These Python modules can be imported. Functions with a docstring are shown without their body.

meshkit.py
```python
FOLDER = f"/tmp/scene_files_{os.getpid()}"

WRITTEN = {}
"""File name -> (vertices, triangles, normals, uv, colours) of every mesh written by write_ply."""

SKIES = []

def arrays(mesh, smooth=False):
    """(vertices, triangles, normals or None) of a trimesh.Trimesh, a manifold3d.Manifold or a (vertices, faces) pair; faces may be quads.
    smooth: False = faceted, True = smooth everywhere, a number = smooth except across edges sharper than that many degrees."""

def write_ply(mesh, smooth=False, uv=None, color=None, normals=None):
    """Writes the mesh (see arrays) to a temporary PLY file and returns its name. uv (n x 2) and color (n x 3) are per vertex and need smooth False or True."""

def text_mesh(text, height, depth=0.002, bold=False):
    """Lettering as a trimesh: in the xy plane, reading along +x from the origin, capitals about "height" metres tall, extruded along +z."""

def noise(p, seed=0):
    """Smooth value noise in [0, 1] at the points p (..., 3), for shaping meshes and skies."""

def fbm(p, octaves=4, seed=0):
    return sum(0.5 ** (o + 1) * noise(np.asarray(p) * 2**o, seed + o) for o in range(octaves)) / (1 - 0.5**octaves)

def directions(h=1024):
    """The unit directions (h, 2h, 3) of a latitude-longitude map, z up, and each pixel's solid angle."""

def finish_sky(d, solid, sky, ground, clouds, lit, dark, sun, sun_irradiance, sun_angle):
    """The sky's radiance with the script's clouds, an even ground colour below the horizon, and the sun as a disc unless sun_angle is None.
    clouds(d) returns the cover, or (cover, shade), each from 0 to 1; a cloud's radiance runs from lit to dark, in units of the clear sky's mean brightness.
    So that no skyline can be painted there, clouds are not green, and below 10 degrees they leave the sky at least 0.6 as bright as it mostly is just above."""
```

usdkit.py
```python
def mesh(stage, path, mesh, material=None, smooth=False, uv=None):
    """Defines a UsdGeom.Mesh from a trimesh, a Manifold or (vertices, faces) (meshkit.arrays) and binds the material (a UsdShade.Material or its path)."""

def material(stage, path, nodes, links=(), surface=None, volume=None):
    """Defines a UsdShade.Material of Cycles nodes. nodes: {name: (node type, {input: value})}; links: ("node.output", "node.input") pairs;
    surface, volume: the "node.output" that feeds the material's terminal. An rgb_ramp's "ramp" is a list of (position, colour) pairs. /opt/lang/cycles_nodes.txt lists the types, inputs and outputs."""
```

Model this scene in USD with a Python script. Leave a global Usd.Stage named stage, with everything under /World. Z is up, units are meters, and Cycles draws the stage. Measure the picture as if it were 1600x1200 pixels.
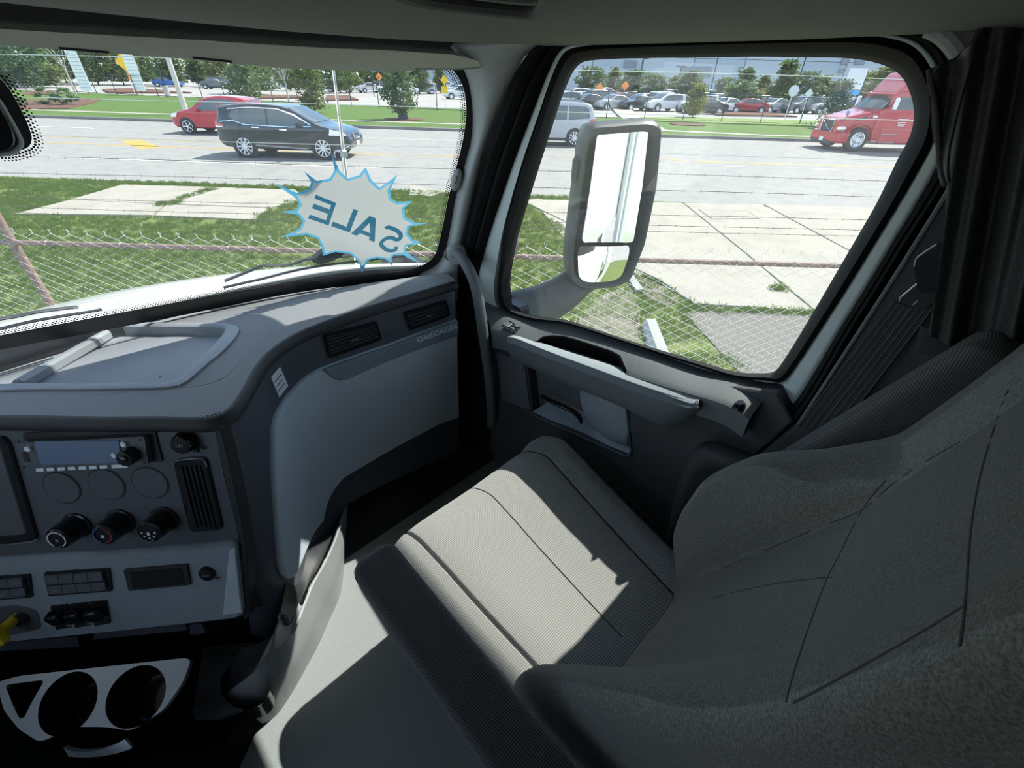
import math, random
import numpy as np, trimesh, usdkit, meshkit
from functools import lru_cache
from scipy.spatial import cKDTree
from scipy.interpolate import PchipInterpolator
from shapely.geometry import Polygon
from pxr import Usd, UsdGeom, UsdLux, UsdShade, Gf, Sdf, Vt

stage = Usd.Stage.CreateInMemory()
UsdGeom.SetStageUpAxis(stage, 'Z')
UsdGeom.Xform.Define(stage, '/World')
LOOKS = '/World/Looks'
# ---------------------------------------------------------------- camera, sky, sun, exposure
# truck frame: X = passenger side, Y = forward, Z = up; the ground is z = 0, the cab floor 1.2 m above it
FPX, PITCH, ROLL, AZ, EYE = 691.0, math.radians(34.7), math.radians(1.6), math.radians(46), 2.65
EXPOSURE = 1.0
CAM = np.array([0, 0, EYE])
AWAY = np.array([math.sin(AZ), math.cos(AZ), 0]); SIDE = np.array([math.cos(AZ), -math.sin(AZ), 0]); UPZ = np.array([0, 0, 1.0])
FWD = AWAY * math.cos(PITCH) - UPZ * math.sin(PITCH); _u = AWAY * math.sin(PITCH) + UPZ * math.cos(PITCH)
RGT = math.cos(ROLL) * SIDE + math.sin(ROLL) * _u; UPV = -math.sin(ROLL) * SIDE + math.cos(ROLL) * _u
cam = UsdGeom.Camera.Define(stage, '/World/Camera')
cam.CreateHorizontalApertureAttr(36.0); cam.CreateFocalLengthAttr(36 * FPX / 1600); cam.CreateExposureAttr(EXPOSURE)
cam.CreateClippingRangeAttr(Gf.Vec2f(0.02, 5000))
cam.AddTransformOp().Set(Gf.Matrix4d(*RGT, 0, *UPV, 0, *(-FWD), 0, *CAM, 1))
SUN_EL, SUN_AZ = math.radians(50.3), math.radians(97)
SUN = np.array([math.cos(SUN_EL) * math.sin(SUN_AZ), math.cos(SUN_EL) * math.cos(SUN_AZ), math.sin(SUN_EL)])
sun = UsdLux.DistantLight.Define(stage, '/World/Sun')
sun.CreateNormalizeAttr(True); sun.CreateIntensityAttr(1.1); sun.CreateAngleAttr(0.53); sun.CreateColorAttr(Gf.Vec3f(1, 0.96, 0.9))
_x = np.cross([0, 0, 1], SUN); _x /= np.linalg.norm(_x); _y = np.cross(SUN, _x)
sun.AddTransformOp().Set(Gf.Matrix4d(*_x, 0, *_y, 0, *SUN, 0, 0, 0, 0, 1))
sky_look = usdkit.material(stage, LOOKS + '/sky', {
    's': ('sky_texture', {'sky_type': 'multiple_scattering', 'sun_disc': False, 'sun_elevation': SUN_EL, 'sun_rotation': SUN_AZ}),
    'tc': ('texture_coordinate', {}), 'mp': ('mapping', {'scale': (1, 1, 2.6)}),
    'n': ('noise_texture', {'scale': 2.6, 'detail': 6, 'roughness': 0.55}),
    'r': ('rgb_ramp', {'ramp': [(0, (0, 0, 0)), (0.46, (0, 0, 0)), (0.62, (0.85, 0.85, 0.85)), (1, (1, 1, 1))]}),
    'm': ('mix_color', {'b': (14, 14.6, 15.2), 'use_clamp': True}), 'b': ('background_shader', {'strength': 0.062})},
    [('tc.generated', 'mp.vector'), ('mp.vector', 'n.vector'), ('n.fac', 'r.fac'), ('r.color', 'm.fac'), ('s.color', 'm.a'), ('m.result', 'b.color')], surface='b.background')
dome = UsdLux.DomeLight.Define(stage, '/World/Sky')
UsdShade.MaterialBindingAPI.Apply(dome.GetPrim()).Bind(sky_look)

# ---------------------------------------------------------------- measuring: a picture point's ray meets a real surface of the place
def ray(x, y): return FWD + RGT * (x - 800) / FPX - UPV * (y - 600) / FPX
def pl_x(v): return np.array([v, 0, 0.0]), np.array([1.0, 0, 0])
def pl_y(v): return np.array([0, v, 0.0]), np.array([0, 1.0, 0])
def pl_z(v): return np.array([0, 0, v * 1.0]), np.array([0, 0, 1.0])
def at(x, y, pl):
    d = ray(x, y); p, n = pl
    return CAM + d * np.dot(p - CAM, n) / np.dot(d, n)
def ats(pts, pl): return np.array([at(x, y, pl) for x, y in pts])
def pix(p):
    v = np.asarray(p, float) - CAM; d = v @ FWD
    return np.stack([800 + FPX * (v @ RGT) / d, 600 - FPX * (v @ UPV) / d], -1)
def out(u, v, z=0.0): return u * SIDE + v * AWAY + np.array([0, 0, z])      # outdoors: u along the street, v across it

# ---------------------------------------------------------------- stage helpers
ORIGIN, USED = {}, {}
def numbered(parent, name):
    k = (parent, name); n = USED.get(k, 0); USED[k] = n + 1
    return name if n == 0 else f'{name}_{n:03d}'
def tag(prim, label=None, cat=None, group=None, kind=None):
    for k, v in (('label', label), ('category', cat), ('group', group), ('kind', kind)):
        if v: prim.SetCustomDataByKey(k, v)
    return prim
def thing(name, label, cat, loc=(0, 0, 0), group=None, kind=None, rotz=0):
    path = '/World/' + numbered('/World', name)
    x = UsdGeom.Xform.Define(stage, path); x.AddTranslateOp().Set(Gf.Vec3d(*map(float, loc)))
    if rotz: x.AddRotateZOp().Set(float(rotz))
    ORIGIN[path] = np.zeros(3) if rotz else np.asarray(loc, float)
    return tag(x.GetPrim(), label, cat, group, kind)
def arr(m):
    if isinstance(m, B): m = m.mesh()
    if hasattr(m, 'to_mesh'):
        q = m.to_mesh(); return trimesh.Trimesh(q.vert_properties[:, :3], q.tri_verts, process=False)
    if isinstance(m, tuple):
        v, f = np.asarray(m[0], float), np.asarray(m[1], int)
        if f.shape[1] == 4: f = np.vstack([f[:, [0, 1, 2]], f[:, [0, 2, 3]]])
        return trimesh.Trimesh(v, f, process=False)
    return m
def part(parent, name, m, look, smooth=35, label=None, kind=None):
    pp = str(parent.GetPath()); path = pp + '/' + numbered(pp, name)
    o = ORIGIN.get(pp, np.zeros(3)); ORIGIN[path] = o
    m = arr(m); m = trimesh.Trimesh(m.vertices - o, m.faces, process=False)
    p = usdkit.mesh(stage, path, m, look, smooth=smooth).GetPrim()
    return tag(p, label, kind=kind)
def solo(name, m, look, label=None, cat=None, group=None, kind=None, smooth=35):
    path = '/World/' + numbered('/World', name); ORIGIN[path] = np.zeros(3)
    return tag(usdkit.mesh(stage, path, arr(m), look, smooth=smooth).GetPrim(), label, cat, group, kind)
def copy_of(src, loc, rotz=0, label=None, group=None, scale=None):
    name = src.GetName().split('_0')[0]; path = '/World/' + numbered('/World', name)
    x = UsdGeom.Xform.Define(stage, path); x.GetPrim().GetReferences().AddInternalReference(src.GetPath())
    x.ClearXformOpOrder(); x.AddTranslateOp(opSuffix='c').Set(Gf.Vec3d(*map(float, loc)))
    if rotz: x.AddRotateZOp(opSuffix='c').Set(float(rotz))
    if scale is not None: x.AddScaleOp(opSuffix='c').Set(Gf.Vec3f(*map(float, np.broadcast_to(scale, 3))))
    x.GetPrim().SetInstanceable(True)
    was = src.GetCustomData()
    return tag(x.GetPrim(), label or was['label'], was['category'], group or was.get('group'))
def move(prim, loc, rotz=0, scale=None):
    x = UsdGeom.Xformable(prim); x.ClearXformOpOrder(); x.AddTranslateOp(opSuffix='m').Set(Gf.Vec3d(*map(float, loc)))
    if rotz: x.AddRotateZOp(opSuffix='m').Set(float(rotz))
    if scale is not None: x.AddScaleOp(opSuffix='m').Set(Gf.Vec3f(*map(float, np.broadcast_to(scale, 3))))

# ---------------------------------------------------------------- mesh helpers
def unit(v): v = np.asarray(v, float); return v / (np.linalg.norm(v, axis=-1, keepdims=True) + 1e-12)
@lru_cache(None)
def _cbox(sx, sy, sz, c):
    h = np.array([sx, sy, sz]) / 2; pts = []
    for a in np.array(np.meshgrid([-1, 1], [-1, 1], [-1, 1])).T.reshape(-1, 3):
        for k in range(3):
            e = h - c; e[k] = h[k]; pts.append(a * e)
    m = trimesh.convex.convex_hull(np.array(pts)); return m.vertices, m.faces
def cbox(size, c=0.004):
    c = min(c, min(size) * 0.45); return _cbox(*[round(float(s), 5) for s in size], round(float(c), 5))
def frame(x=None, z=(0, 0, 1)):
    """Columns: x along, y, z."""
    x = unit(x); y = unit(np.cross(z, x)); return np.stack([x, y, np.cross(x, y)], 1)
class B:
    """Collects shapes into one mesh."""
    def __init__(s): s.v, s.f, s.n = [], [], 0
    def add(s, m):
        v, f = (m if isinstance(m, tuple) else (arr(m).vertices, arr(m).faces)); v, f = np.asarray(v, float), np.asarray(f, int)
        if f.shape[1] == 4: f = np.vstack([f[:, [0, 1, 2]], f[:, [0, 2, 3]]])
        s.v.append(v); s.f.append(f + s.n); s.n += len(v); return s
    def box(s, c, size, ch=0.004, R=None):
        v, f = cbox(tuple(size), ch); v = v @ np.asarray(R).T if R is not None else v
        return s.add((v + np.asarray(c, float), f))
    def tube(s, pts, r, n=10, cap=True): return s.add(tube(pts, r, n, cap))
    def lathe(s, prof, o, axis, n=28): return s.add(lathe(prof, o, axis, n))
    def mesh(s): return trimesh.Trimesh(np.vstack(s.v), np.vstack(s.f), process=False)
def tube(pts, r, n=10, cap=True, flat=None, upv=None):
    p = np.asarray(pts, float); t = unit(np.gradient(p, axis=0)); r = np.broadcast_to(r, (len(p),))
    a = np.cross(t[0], [0, 0, 1] if abs(t[0][2]) < 0.9 else [1, 0, 0]) if upv is None else np.asarray(upv, float)
    A = []
    for k in range(len(p)):
        a = unit(a - t[k] * (a @ t[k])); A.append(a)
    A = np.array(A); Bn = np.cross(t, A); ang = np.arange(n) * 2 * np.pi / n
    fl = 1.0 if flat is None else flat
    v = p[:, None] + r[:, None, None] * (np.cos(ang)[None, :, None] * A[:, None] + fl * np.sin(ang)[None, :, None] * Bn[:, None])
    i, j = np.meshgrid(np.arange(len(p) - 1), np.arange(n), indexing='ij')
    f = np.stack([i * n + j, i * n + (j + 1) % n, (i + 1) * n + (j + 1) % n, (i + 1) * n + j], -1).reshape(-1, 4)
    f = np.vstack([f[:, [0, 1, 2]], f[:, [0, 2, 3]]]); v = v.reshape(-1, 3)
    if cap:
        k = len(v); v = np.vstack([v, p[0], p[-1]]); j = np.arange(n); q = (len(p) - 1) * n
        f = np.vstack([f, np.stack([np.full(n, k), (j + 1) % n, j], 1), np.stack([np.full(n, k + 1), q + j, q + (j + 1) % n], 1)])
    return v, f
def lathe(prof, o, axis, n=28):
    """prof: (radius, height) pairs along the axis from o."""
    ax = unit(axis); a = unit(np.cross(ax, [0, 0, 1] if abs(ax[2]) < 0.9 else [1, 0, 0])); b = np.cross(ax, a)
    ang = np.arange(n) * 2 * np.pi / n; ring = np.cos(ang)[:, None] * a + np.sin(ang)[:, None] * b
    v = np.vstack([np.asarray(o, float) + h * ax + max(r, 1e-5) * ring for r, h in prof]); m = len(prof)
    i, j = np.meshgrid(np.arange(m - 1), np.arange(n), indexing='ij')
    f = np.stack([i * n + j, i * n + (j + 1) % n, (i + 1) * n + (j + 1) % n, (i + 1) * n + j], -1).reshape(-1, 4)
    return v, np.vstack([f[:, [0, 1, 2]], f[:, [0, 2, 3]]])
def res(pts, n, closed=False, smooth=True):
    """A polyline resampled to n points, rounded through its points."""
    p = np.asarray(pts, float)
    if closed: p = np.vstack([p[-2:], p, p[:3]])
    d = np.concatenate([[0], np.cumsum(np.linalg.norm(np.diff(p, axis=0), axis=1) ** (0.5 if smooth else 1))])
    if closed: lo, hi = d[2], d[-3]
    else: lo, hi = 0, d[-1]
    s = np.linspace(lo, hi, n + 1)[:-1] if closed else np.linspace(lo, hi, n)
    if not smooth or len(p) < 3: return np.stack([np.interp(s, d, c) for c in p.T], 1)
    from scipy.interpolate import Akima1DInterpolator
    return Akima1DInterpolator(d, p)(s)
def grid_faces(m, n, wrap=False):
    i, j = np.meshgrid(np.arange(m - 1), np.arange(n if wrap else n - 1), indexing='ij'); k = (j + 1) % n
    f = np.stack([i * n + j, i * n + k, (i + 1) * n + k, (i + 1) * n + j], -1).reshape(-1, 4)
    return np.vstack([f[:, [0, 1, 2]], f[:, [0, 2, 3]]])
def loft(rows, wrap=False, thick=0.0, flip=False):
    """rows: equal-length point rows; thick closes it into a shell of that thickness behind its front."""
    g = np.array(rows, float); m, n = g.shape[:2]; f = grid_faces(m, n, wrap); v = g.reshape(-1, 3)
    if flip: f = f[:, ::-1]
    if not thick: return v, f
    nm = arr((v, f)); fn = np.cross(v[f[:, 1]] - v[f[:, 0]], v[f[:, 2]] - v[f[:, 0]]); vn = np.zeros_like(v)
    for k in range(3): np.add.at(vn, f[:, k], fn)
    w = v - unit(vn) * thick; N = len(v); idx = np.arange(N).reshape(m, n)
    loops = [idx[0, :], idx[-1, ::-1]] + ([] if wrap else [idx[::-1, 0], idx[:, -1]]); F = [f, f[:, ::-1] + N]
    if wrap: loops = [np.append(idx[0], idx[0, 0]), np.append(idx[-1], idx[-1, 0])[::-1]]
    for l in loops:
        a, b = l[:-1], l[1:]; q = np.stack([a, a + N, b + N, b], 1)
        if flip: q = q[:, ::-1]
        F += [q[:, [0, 1, 2]], q[:, [0, 2, 3]]]
    return np.vstack([v, w]), np.vstack(F)
class Surf:
    """A parametric surface f(s, t) -> points, in metres, with an outward normal that faces the camera's side."""
    def __init__(S, fn, s, t, flip=False, n=220):
        S.fn, S.flip = fn, flip
        S.ss, S.tt = np.meshgrid(np.linspace(*s, n), np.linspace(*t, n), indexing='ij')
        S.q = np.stack([S.ss.ravel(), S.tt.ravel()], 1); P = fn(S.q[:, 0], S.q[:, 1])
        ok = (P - CAM) @ FWD > 0.05; S.q = S.q[ok]; S.tree = cKDTree(pix(P[ok]))
    def inv(S, pts):
        pts = np.asarray(pts, float); q = S.q[S.tree.query(pts)[1]].copy(); e = 1e-4
        for _ in range(4):
            p0 = pix(S.fn(q[:, 0], q[:, 1])); ds = (pix(S.fn(q[:, 0] + e, q[:, 1])) - p0) / e; dt = (pix(S.fn(q[:, 0], q[:, 1] + e)) - p0) / e
            r = pts - p0; det = ds[:, 0] * dt[:, 1] - ds[:, 1] * dt[:, 0]; det = np.where(np.abs(det) < 1e-3, 1e-3, det)
            step = np.stack([(r[:, 0] * dt[:, 1] - r[:, 1] * dt[:, 0]) / det, (ds[:, 0] * r[:, 1] - ds[:, 1] * r[:, 0]) / det], 1)
            q += np.clip(step, -0.05, 0.05)
        return q
    def normal(S, q):
        e = 1e-4; a = S.fn(q[:, 0] + e, q[:, 1]) - S.fn(q[:, 0] - e, q[:, 1]); b = S.fn(q[:, 0], q[:, 1] + e) - S.fn(q[:, 0], q[:, 1] - e)
        n = unit(np.cross(a, b)); return -n if S.flip else n
    def p(S, q, d=0.0):
        q = np.atleast_2d(q); d = np.broadcast_to(d, (len(q),)); return S.fn(q[:, 0], q[:, 1]) + S.normal(q) * d[:, None]
    def px(S, pts, d=0.0): return S.p(S.inv(pts), d)
def plane_surf(o, ex, ey, s=(-2, 2), t=(-2, 2)):
    o, ex, ey = np.asarray(o, float), unit(ex), unit(ey); n = np.cross(ex, ey)
    return Surf(lambda a, b: o + np.outer(a, ex) + np.outer(b, ey), s, t, flip=np.dot(CAM - o, n) < 0)
def inset(r, d):
    e = np.roll(r, -1, 0) - r; e = unit(e); nrm = np.stack([-e[:, 1], e[:, 0]], 1); a = np.roll(nrm, 1, 0)
    m = unit(nrm + a); c = np.clip((m * nrm).sum(1), 0.45, 1)
    return r + m * (d / c)[:, None]
def plate(S, poly, d0, d1, bevel=0.0, edge=0.0, holes=()):
    """A slab on the surface S: its outline in S's parameters, from depth d0 to d1, with a bevelled front edge."""
    pg = Polygon(np.asarray(poly), [np.asarray(h) for h in holes]).buffer(0)
    if pg.geom_type != 'Polygon': pg = max(pg.geoms, key=lambda g: g.area)
    pg = pg.simplify(1e-5)
    if edge: pg = pg.segmentize(edge)
    from shapely.geometry.polygon import orient
    pg = orient(pg); rings = [np.array(pg.exterior.coords)[:-1]] + [np.array(i.coords)[:-1] for i in pg.interiors]
    ins = [inset(r, bevel) for r in rings] if bevel else rings
    pin = Polygon(ins[0], ins[1:])
    if bevel and not pin.is_valid: ins = rings; pin = pg; bevel = 0
    v2, f2 = trimesh.creation.triangulate_polygon(pin, engine='earcut')
    if edge:
        v3, f3 = trimesh.remesh.subdivide_to_size(np.column_stack([v2, np.zeros(len(v2))]), f2, edge * 1.05, max_iter=8); v2, f2 = v3[:, :2], f3
    out = B(); a = np.cross(np.append(v2[f2[0, 1]] - v2[f2[0, 0]], 0), np.append(v2[f2[0, 2]] - v2[f2[0, 0]], 0))[2]
    sgn = (a > 0) != S.flip
    out.add((S.p(v2, d1), f2 if sgn else f2[:, ::-1]))
    for r, i in zip(rings, ins):
        k = len(r); lv = [S.p(i, d1)] + ([S.p(r, d1 - bevel)] if bevel else []) + [S.p(r, d0)]
        f = grid_faces(len(lv), k, True); out.add((np.vstack(lv), f[:, ::-1] if not S.flip else f))
    return out.mesh()
def rrect(x0, y0, x1, y1, r, n=5):
    r = min(r, abs(x1 - x0) / 2.01, abs(y1 - y0) / 2.01); o = []
    for cx, cy, a in ((x1 - r, y1 - r, 0), (x0 + r, y1 - r, 90), (x0 + r, y0 + r, 180), (x1 - r, y0 + r, 270)):
        for k in range(n): b = math.radians(a + 90 * k / (n - 1)); o.append((cx + r * math.cos(b), cy + r * math.sin(b)))
    return np.array(o)
def circle(cx, cy, r, n=32): a = np.arange(n) * 2 * np.pi / n; return np.stack([cx + r * np.cos(a), cy + r * np.sin(a)], 1)
def rounded(poly, r, n=4):
    """Corners of a polygon rounded by radius r (metres of the surface's parameters)."""
    p = np.asarray(poly, float); o = []
    for k in range(len(p)):
        a, b, c = p[k - 1], p[k], p[(k + 1) % len(p)]; u, w = unit(a - b), unit(c - b)
        m = min(r, np.linalg.norm(a - b) * 0.45, np.linalg.norm(c - b) * 0.45)
        for t in np.linspace(0, 1, n): o.append((1 - t) ** 2 * (b + u * m) + 2 * t * (1 - t) * b + t * t * (b + w * m))
    return np.array(o)
def text_on(S, text, q0, q1, h, depth=0.001, bold=True, d=0.0, mirror=False):
    """Lettering on S whose baseline runs from q0 to q1 in S's parameters."""
    m = meshkit.text_mesh(text, 1.0, 0.02, bold); v = m.vertices.copy(); w = v[:, 0].max(); q0, q1 = np.asarray(q0, float), np.asarray(q1, float)
    ex = q1 - q0; up = np.array([-ex[1], ex[0]]) / np.linalg.norm(ex) * h
    if mirror: up = -up
    q = q0 + np.outer(v[:, 0] / w, ex) + np.outer(v[:, 1], up)
    dz = d + v[:, 2] / 0.02 * depth
    return S.p(q, dz), m.faces

# ---------------------------------------------------------------- materials
def mat(name, col, rough=0.5, metal=0.0, spec=0.5, bump=None, var=None, coat=0.0, sheen=0.0, emit=None, weave=None):
    """bump: (scale, strength); var: (scale, second colour); weave: (scale, strength) ridged cloth."""
    n = {'tc': ('texture_coordinate', {}), 'p': ('principled_bsdf', {'base_color': col, 'roughness': rough, 'metallic': metal, 'specular_ior_level': spec, 'coat_weight': coat, 'sheen_weight': sheen})}
    l = []
    if emit: n['p'][1].update({'emission_color': emit[0], 'emission_strength': emit[1]})
    if var:
        n['vn'] = ('noise_texture', {'scale': var[0], 'detail': 5, 'roughness': 0.65}); n['vr'] = ('rgb_ramp', {'ramp': [(0, col), (0.38, col), (0.62, var[1]), (1, var[1])]})
        l += [('tc.object', 'vn.vector'), ('vn.fac', 'vr.fac'), ('vr.color', 'p.base_color')]
    if bump:
        n['bn'] = ('noise_texture', {'scale': bump[0], 'detail': 3, 'roughness': 0.6}); n['bb'] = ('bump', {'strength': bump[1], 'distance': 0.002})
        l += [('tc.object', 'bn.vector'), ('bn.fac', 'bb.height'), ('bb.normal', 'p.normal')]
    if weave:
        n['w'] = ('wave_texture', {'wave_type': 'bands', 'bands_direction': weave[2], 'scale': weave[0], 'distortion': 0.5, 'detail': 2, 'detail_scale': 2.0}); n['wn'] = ('noise_texture', {'scale': 520, 'detail': 2})
        n['wa'] = ('math', {'math_type': 'add'}); n['wh'] = ('math', {'math_type': 'multiply', 'value2': .5}); n['wb'] = ('bump', {'strength': weave[1], 'distance': 0.002})
        n['wm'] = ('mix_color', {'blend_type': 'multiply', 'fac': 0.55, 'a': col}); n['wr'] = ('rgb_ramp', {'ramp': [(0, (0.2, 0.2, 0.2)), (0.4, (0.6, 0.6, 0.6)), (0.6, (1.1, 1.1, 1.1)), (1, (1.5, 1.5, 1.5))]})
        l += [('tc.object', 'w.vector'), ('tc.object', 'wn.vector'), ('w.fac', 'wa.value1'), ('wn.fac', 'wa.value2'), ('wa.value', 'wb.height'), ('wb.normal', 'p.normal'),
              ('wa.value', 'wh.value1'), ('wh.value', 'wr.fac'), ('wr.color', 'wm.b'), ('wm.result', 'p.base_color')]
    return usdkit.material(stage, f'{LOOKS}/{name}', n, l, surface='p.BSDF')
M = {}
M['dash_top'] = mat('dash_top', (0.19, 0.197, 0.205), 0.55, bump=(900, 0.5), var=(1500, (.24,.245,.25)))
M['tray'] = mat('tray', (0.26, 0.275, 0.295), 0.42, bump=(600, 0.1))
M['lip'] = mat('lip', (0.022, 0.023, 0.025), 0.55, bump=(900, 0.35))
M['fascia'] = mat('fascia', (0.07, 0.08, 0.096), 0.42, bump=(900, 0.3))
M['centre'] = mat('centre', (0.085, 0.092, 0.102), 0.45, bump=(900, 0.15))
M['grey'] = mat('grey', (0.5, 0.57, 0.62), 0.5, bump=(1200, 0.2))
M['low_grey'] = mat('low_grey', (0.26, 0.3, 0.33), 0.5, bump=(900, 0.15))
M['strip'] = mat('strip', (0.26, 0.31, 0.36), 0.38, metal=0.3, bump=(700, 0.5))
M['black'] = mat('black', (0.012, 0.012, 0.013), 0.4)
M['shade_black'] = mat('shade_black', (0.003, 0.003, 0.003), 0.9, spec=0.05)  # near-black albedo that stands in for shade
M['gloss_black'] = mat('gloss_black', (0.008, 0.008, 0.009), 0.12)
M['dark'] = mat('dark', (0.025, 0.027, 0.029), 0.5, bump=(800, 0.25))
M['rubber'] = mat('rubber', (0.008, 0.008, 0.008), 0.75, spec=0.15)
M['button'] = mat('button', (0.1, 0.11, 0.125), 0.4)
M['print'] = mat('print', (0.7, 0.7, 0.7), 0.5)
M['white_button'] = mat('white_button', (0.72, 0.74, 0.76), 0.4)
M['print_dim'] = mat('print_dim', (0.28, 0.29, 0.31), 0.5)
M['screen_sky_tint'] = mat('screen_sky_tint', (0.13, 0.17, 0.25), 0.06, spec=1.0)  # bluish base colour paints in a sky reflection
M['chrome'] = mat('chrome', (0.85, 0.86, 0.88), 0.12, metal=1.0)
M['satin'] = mat('satin', (0.3, 0.32, 0.34), 0.35, metal=0.8)
M['yellow'] = mat('yellow', (0.75, 0.55, 0.02), 0.35)
M['blue_print'] = mat('blue_print', (0.06, 0.14, 0.3), 0.4)
M['red_print'] = mat('red_print', (0.35, 0.04, 0.05), 0.4)
M['paper'] = mat('paper', (0.72, 0.75, 0.78), 0.6)
M['ink'] = mat('ink', (0.1, 0.1, 0.12), 0.6)
M['door_grey'] = mat('door_grey', (0.105, 0.12, 0.122), 0.5, bump=(700, 0.4))
M['arm_sunlit'] = mat('arm_sunlit', (0.27, 0.31, 0.32), 0.42, bump=(900, 0.2))  # beam plastic paled to paint sunlight on its top
M['door_dark'] = mat('door_dark', (0.045, 0.049, 0.052), 0.55, bump=(700, 0.4))
M['door_cloth'] = mat('door_cloth', (0.12, 0.127, 0.135), 0.9, bump=(500, 0.6))
M['pillar'] = mat('pillar', (0.36, 0.385, 0.375), 0.6, bump=(700, 0.3))
M['frame_grey'] = mat('frame_grey', (0.62, 0.7, 0.68), 0.4)
M['head'] = mat('head', (0.15, 0.152, 0.14), 0.85, bump=(400, 0.4))
M['visor'] = mat('visor', (0.75, 0.77, 0.66), 0.8, bump=(300, 0.3))
M['trim_black'] = mat('trim_black', (0.045, 0.046, 0.047), 0.7, bump=(450, 0.6))
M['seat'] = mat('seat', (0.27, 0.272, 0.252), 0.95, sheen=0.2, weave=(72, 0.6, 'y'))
M['bounce_liner'] = mat('bounce_liner', (0.75, 0.75, 0.73), 0.8, bump=(300, 0.3))  # pale colour on unseen walls, set to bounce fill into the cab
M['seat_back_shade'] = mat('seat_back_shade', (0.06, 0.058, 0.048), 0.95, sheen=0.12, bump=(330, 1.0), var=(360, (0.135, 0.13, 0.108)))  # cushion cloth again, darkened to paint shade onto the backrest
M['arm_shaded'] = mat('arm_shaded', (0.1, 0.118, 0.125), 0.45, bump=(900, 0.2))  # same beam plastic, darkened to paint shade on its front
M['arm_cloth'] = mat('arm_cloth', (0.04, 0.039, 0.035), 0.95, sheen=0.2, weave=(95, 0.45, 'y'))
M['seam'] = mat('seam', (0.028, 0.028, 0.026), 0.9)
M['floor'] = mat('floor', (0.2, 0.215, 0.215), 0.75, bump=(260, 0.6), var=(420, (0.26, 0.28, 0.28)))
M['wing'] = mat('wing', (0.25, 0.265, 0.265), 0.45, bump=(900, 0.15))
M['curtain'] = mat('curtain', (0.03, 0.031, 0.03), 0.5, bump=(260, 0.7))
M['belt'] = mat('belt', (0.03, 0.03, 0.031), 0.8, bump=(900, 0.6))
M['belt_edge'] = mat('belt_edge', (0.075, 0.075, 0.075), 0.8)
M['white_paint'] = mat('white_paint', (0.62, 0.63, 0.62), 0.25, coat=0.6)
M['mirror_case'] = mat('mirror_case', (0.02, 0.024, 0.024), 0.5, bump=(500, 0.15))
M['mirror'] = mat('mirror', (0.92, 0.95, 0.94), 0.005, metal=1.0)
def glass(name, tint, k=0.9, glare_veil=0.02):  # small translucent share imitates a glare veil over the panes
    return usdkit.material(stage, f'{LOOKS}/{name}', {'t': ('transparent_bsdf', {'color': tint}), 'g': ('glossy_bsdf', {'color': (1, 1, 1), 'roughness': 0.0}), 'f': ('layer_weight', {'blend': 0.5}), 'd': ('translucent_bsdf', {'color': (.8, .86, .82)}), 'dm': ('mix_closure', {'fac': glare_veil}),
        'e': ('math', {'math_type': 'power', 'value2': 5.0}), 'k': ('math', {'math_type': 'multiply_add', 'value2': k, 'value3': 0.045}), 'm': ('mix_closure', {})},
        [('f.facing', 'e.value1'), ('e.value', 'k.value1'), ('k.value', 'm.fac'), ('t.BSDF', 'dm.closure1'), ('d.BSDF', 'dm.closure2'), ('dm.closure', 'm.closure1'), ('g.BSDF', 'm.closure2')], surface='m.closure')
M['pane'] = glass('pane', (0.93, 0.97, 0.95))
M['car_glass'] = mat('car_glass', (0.07, 0.09, 0.095), 0.05, spec=0.9)
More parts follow.
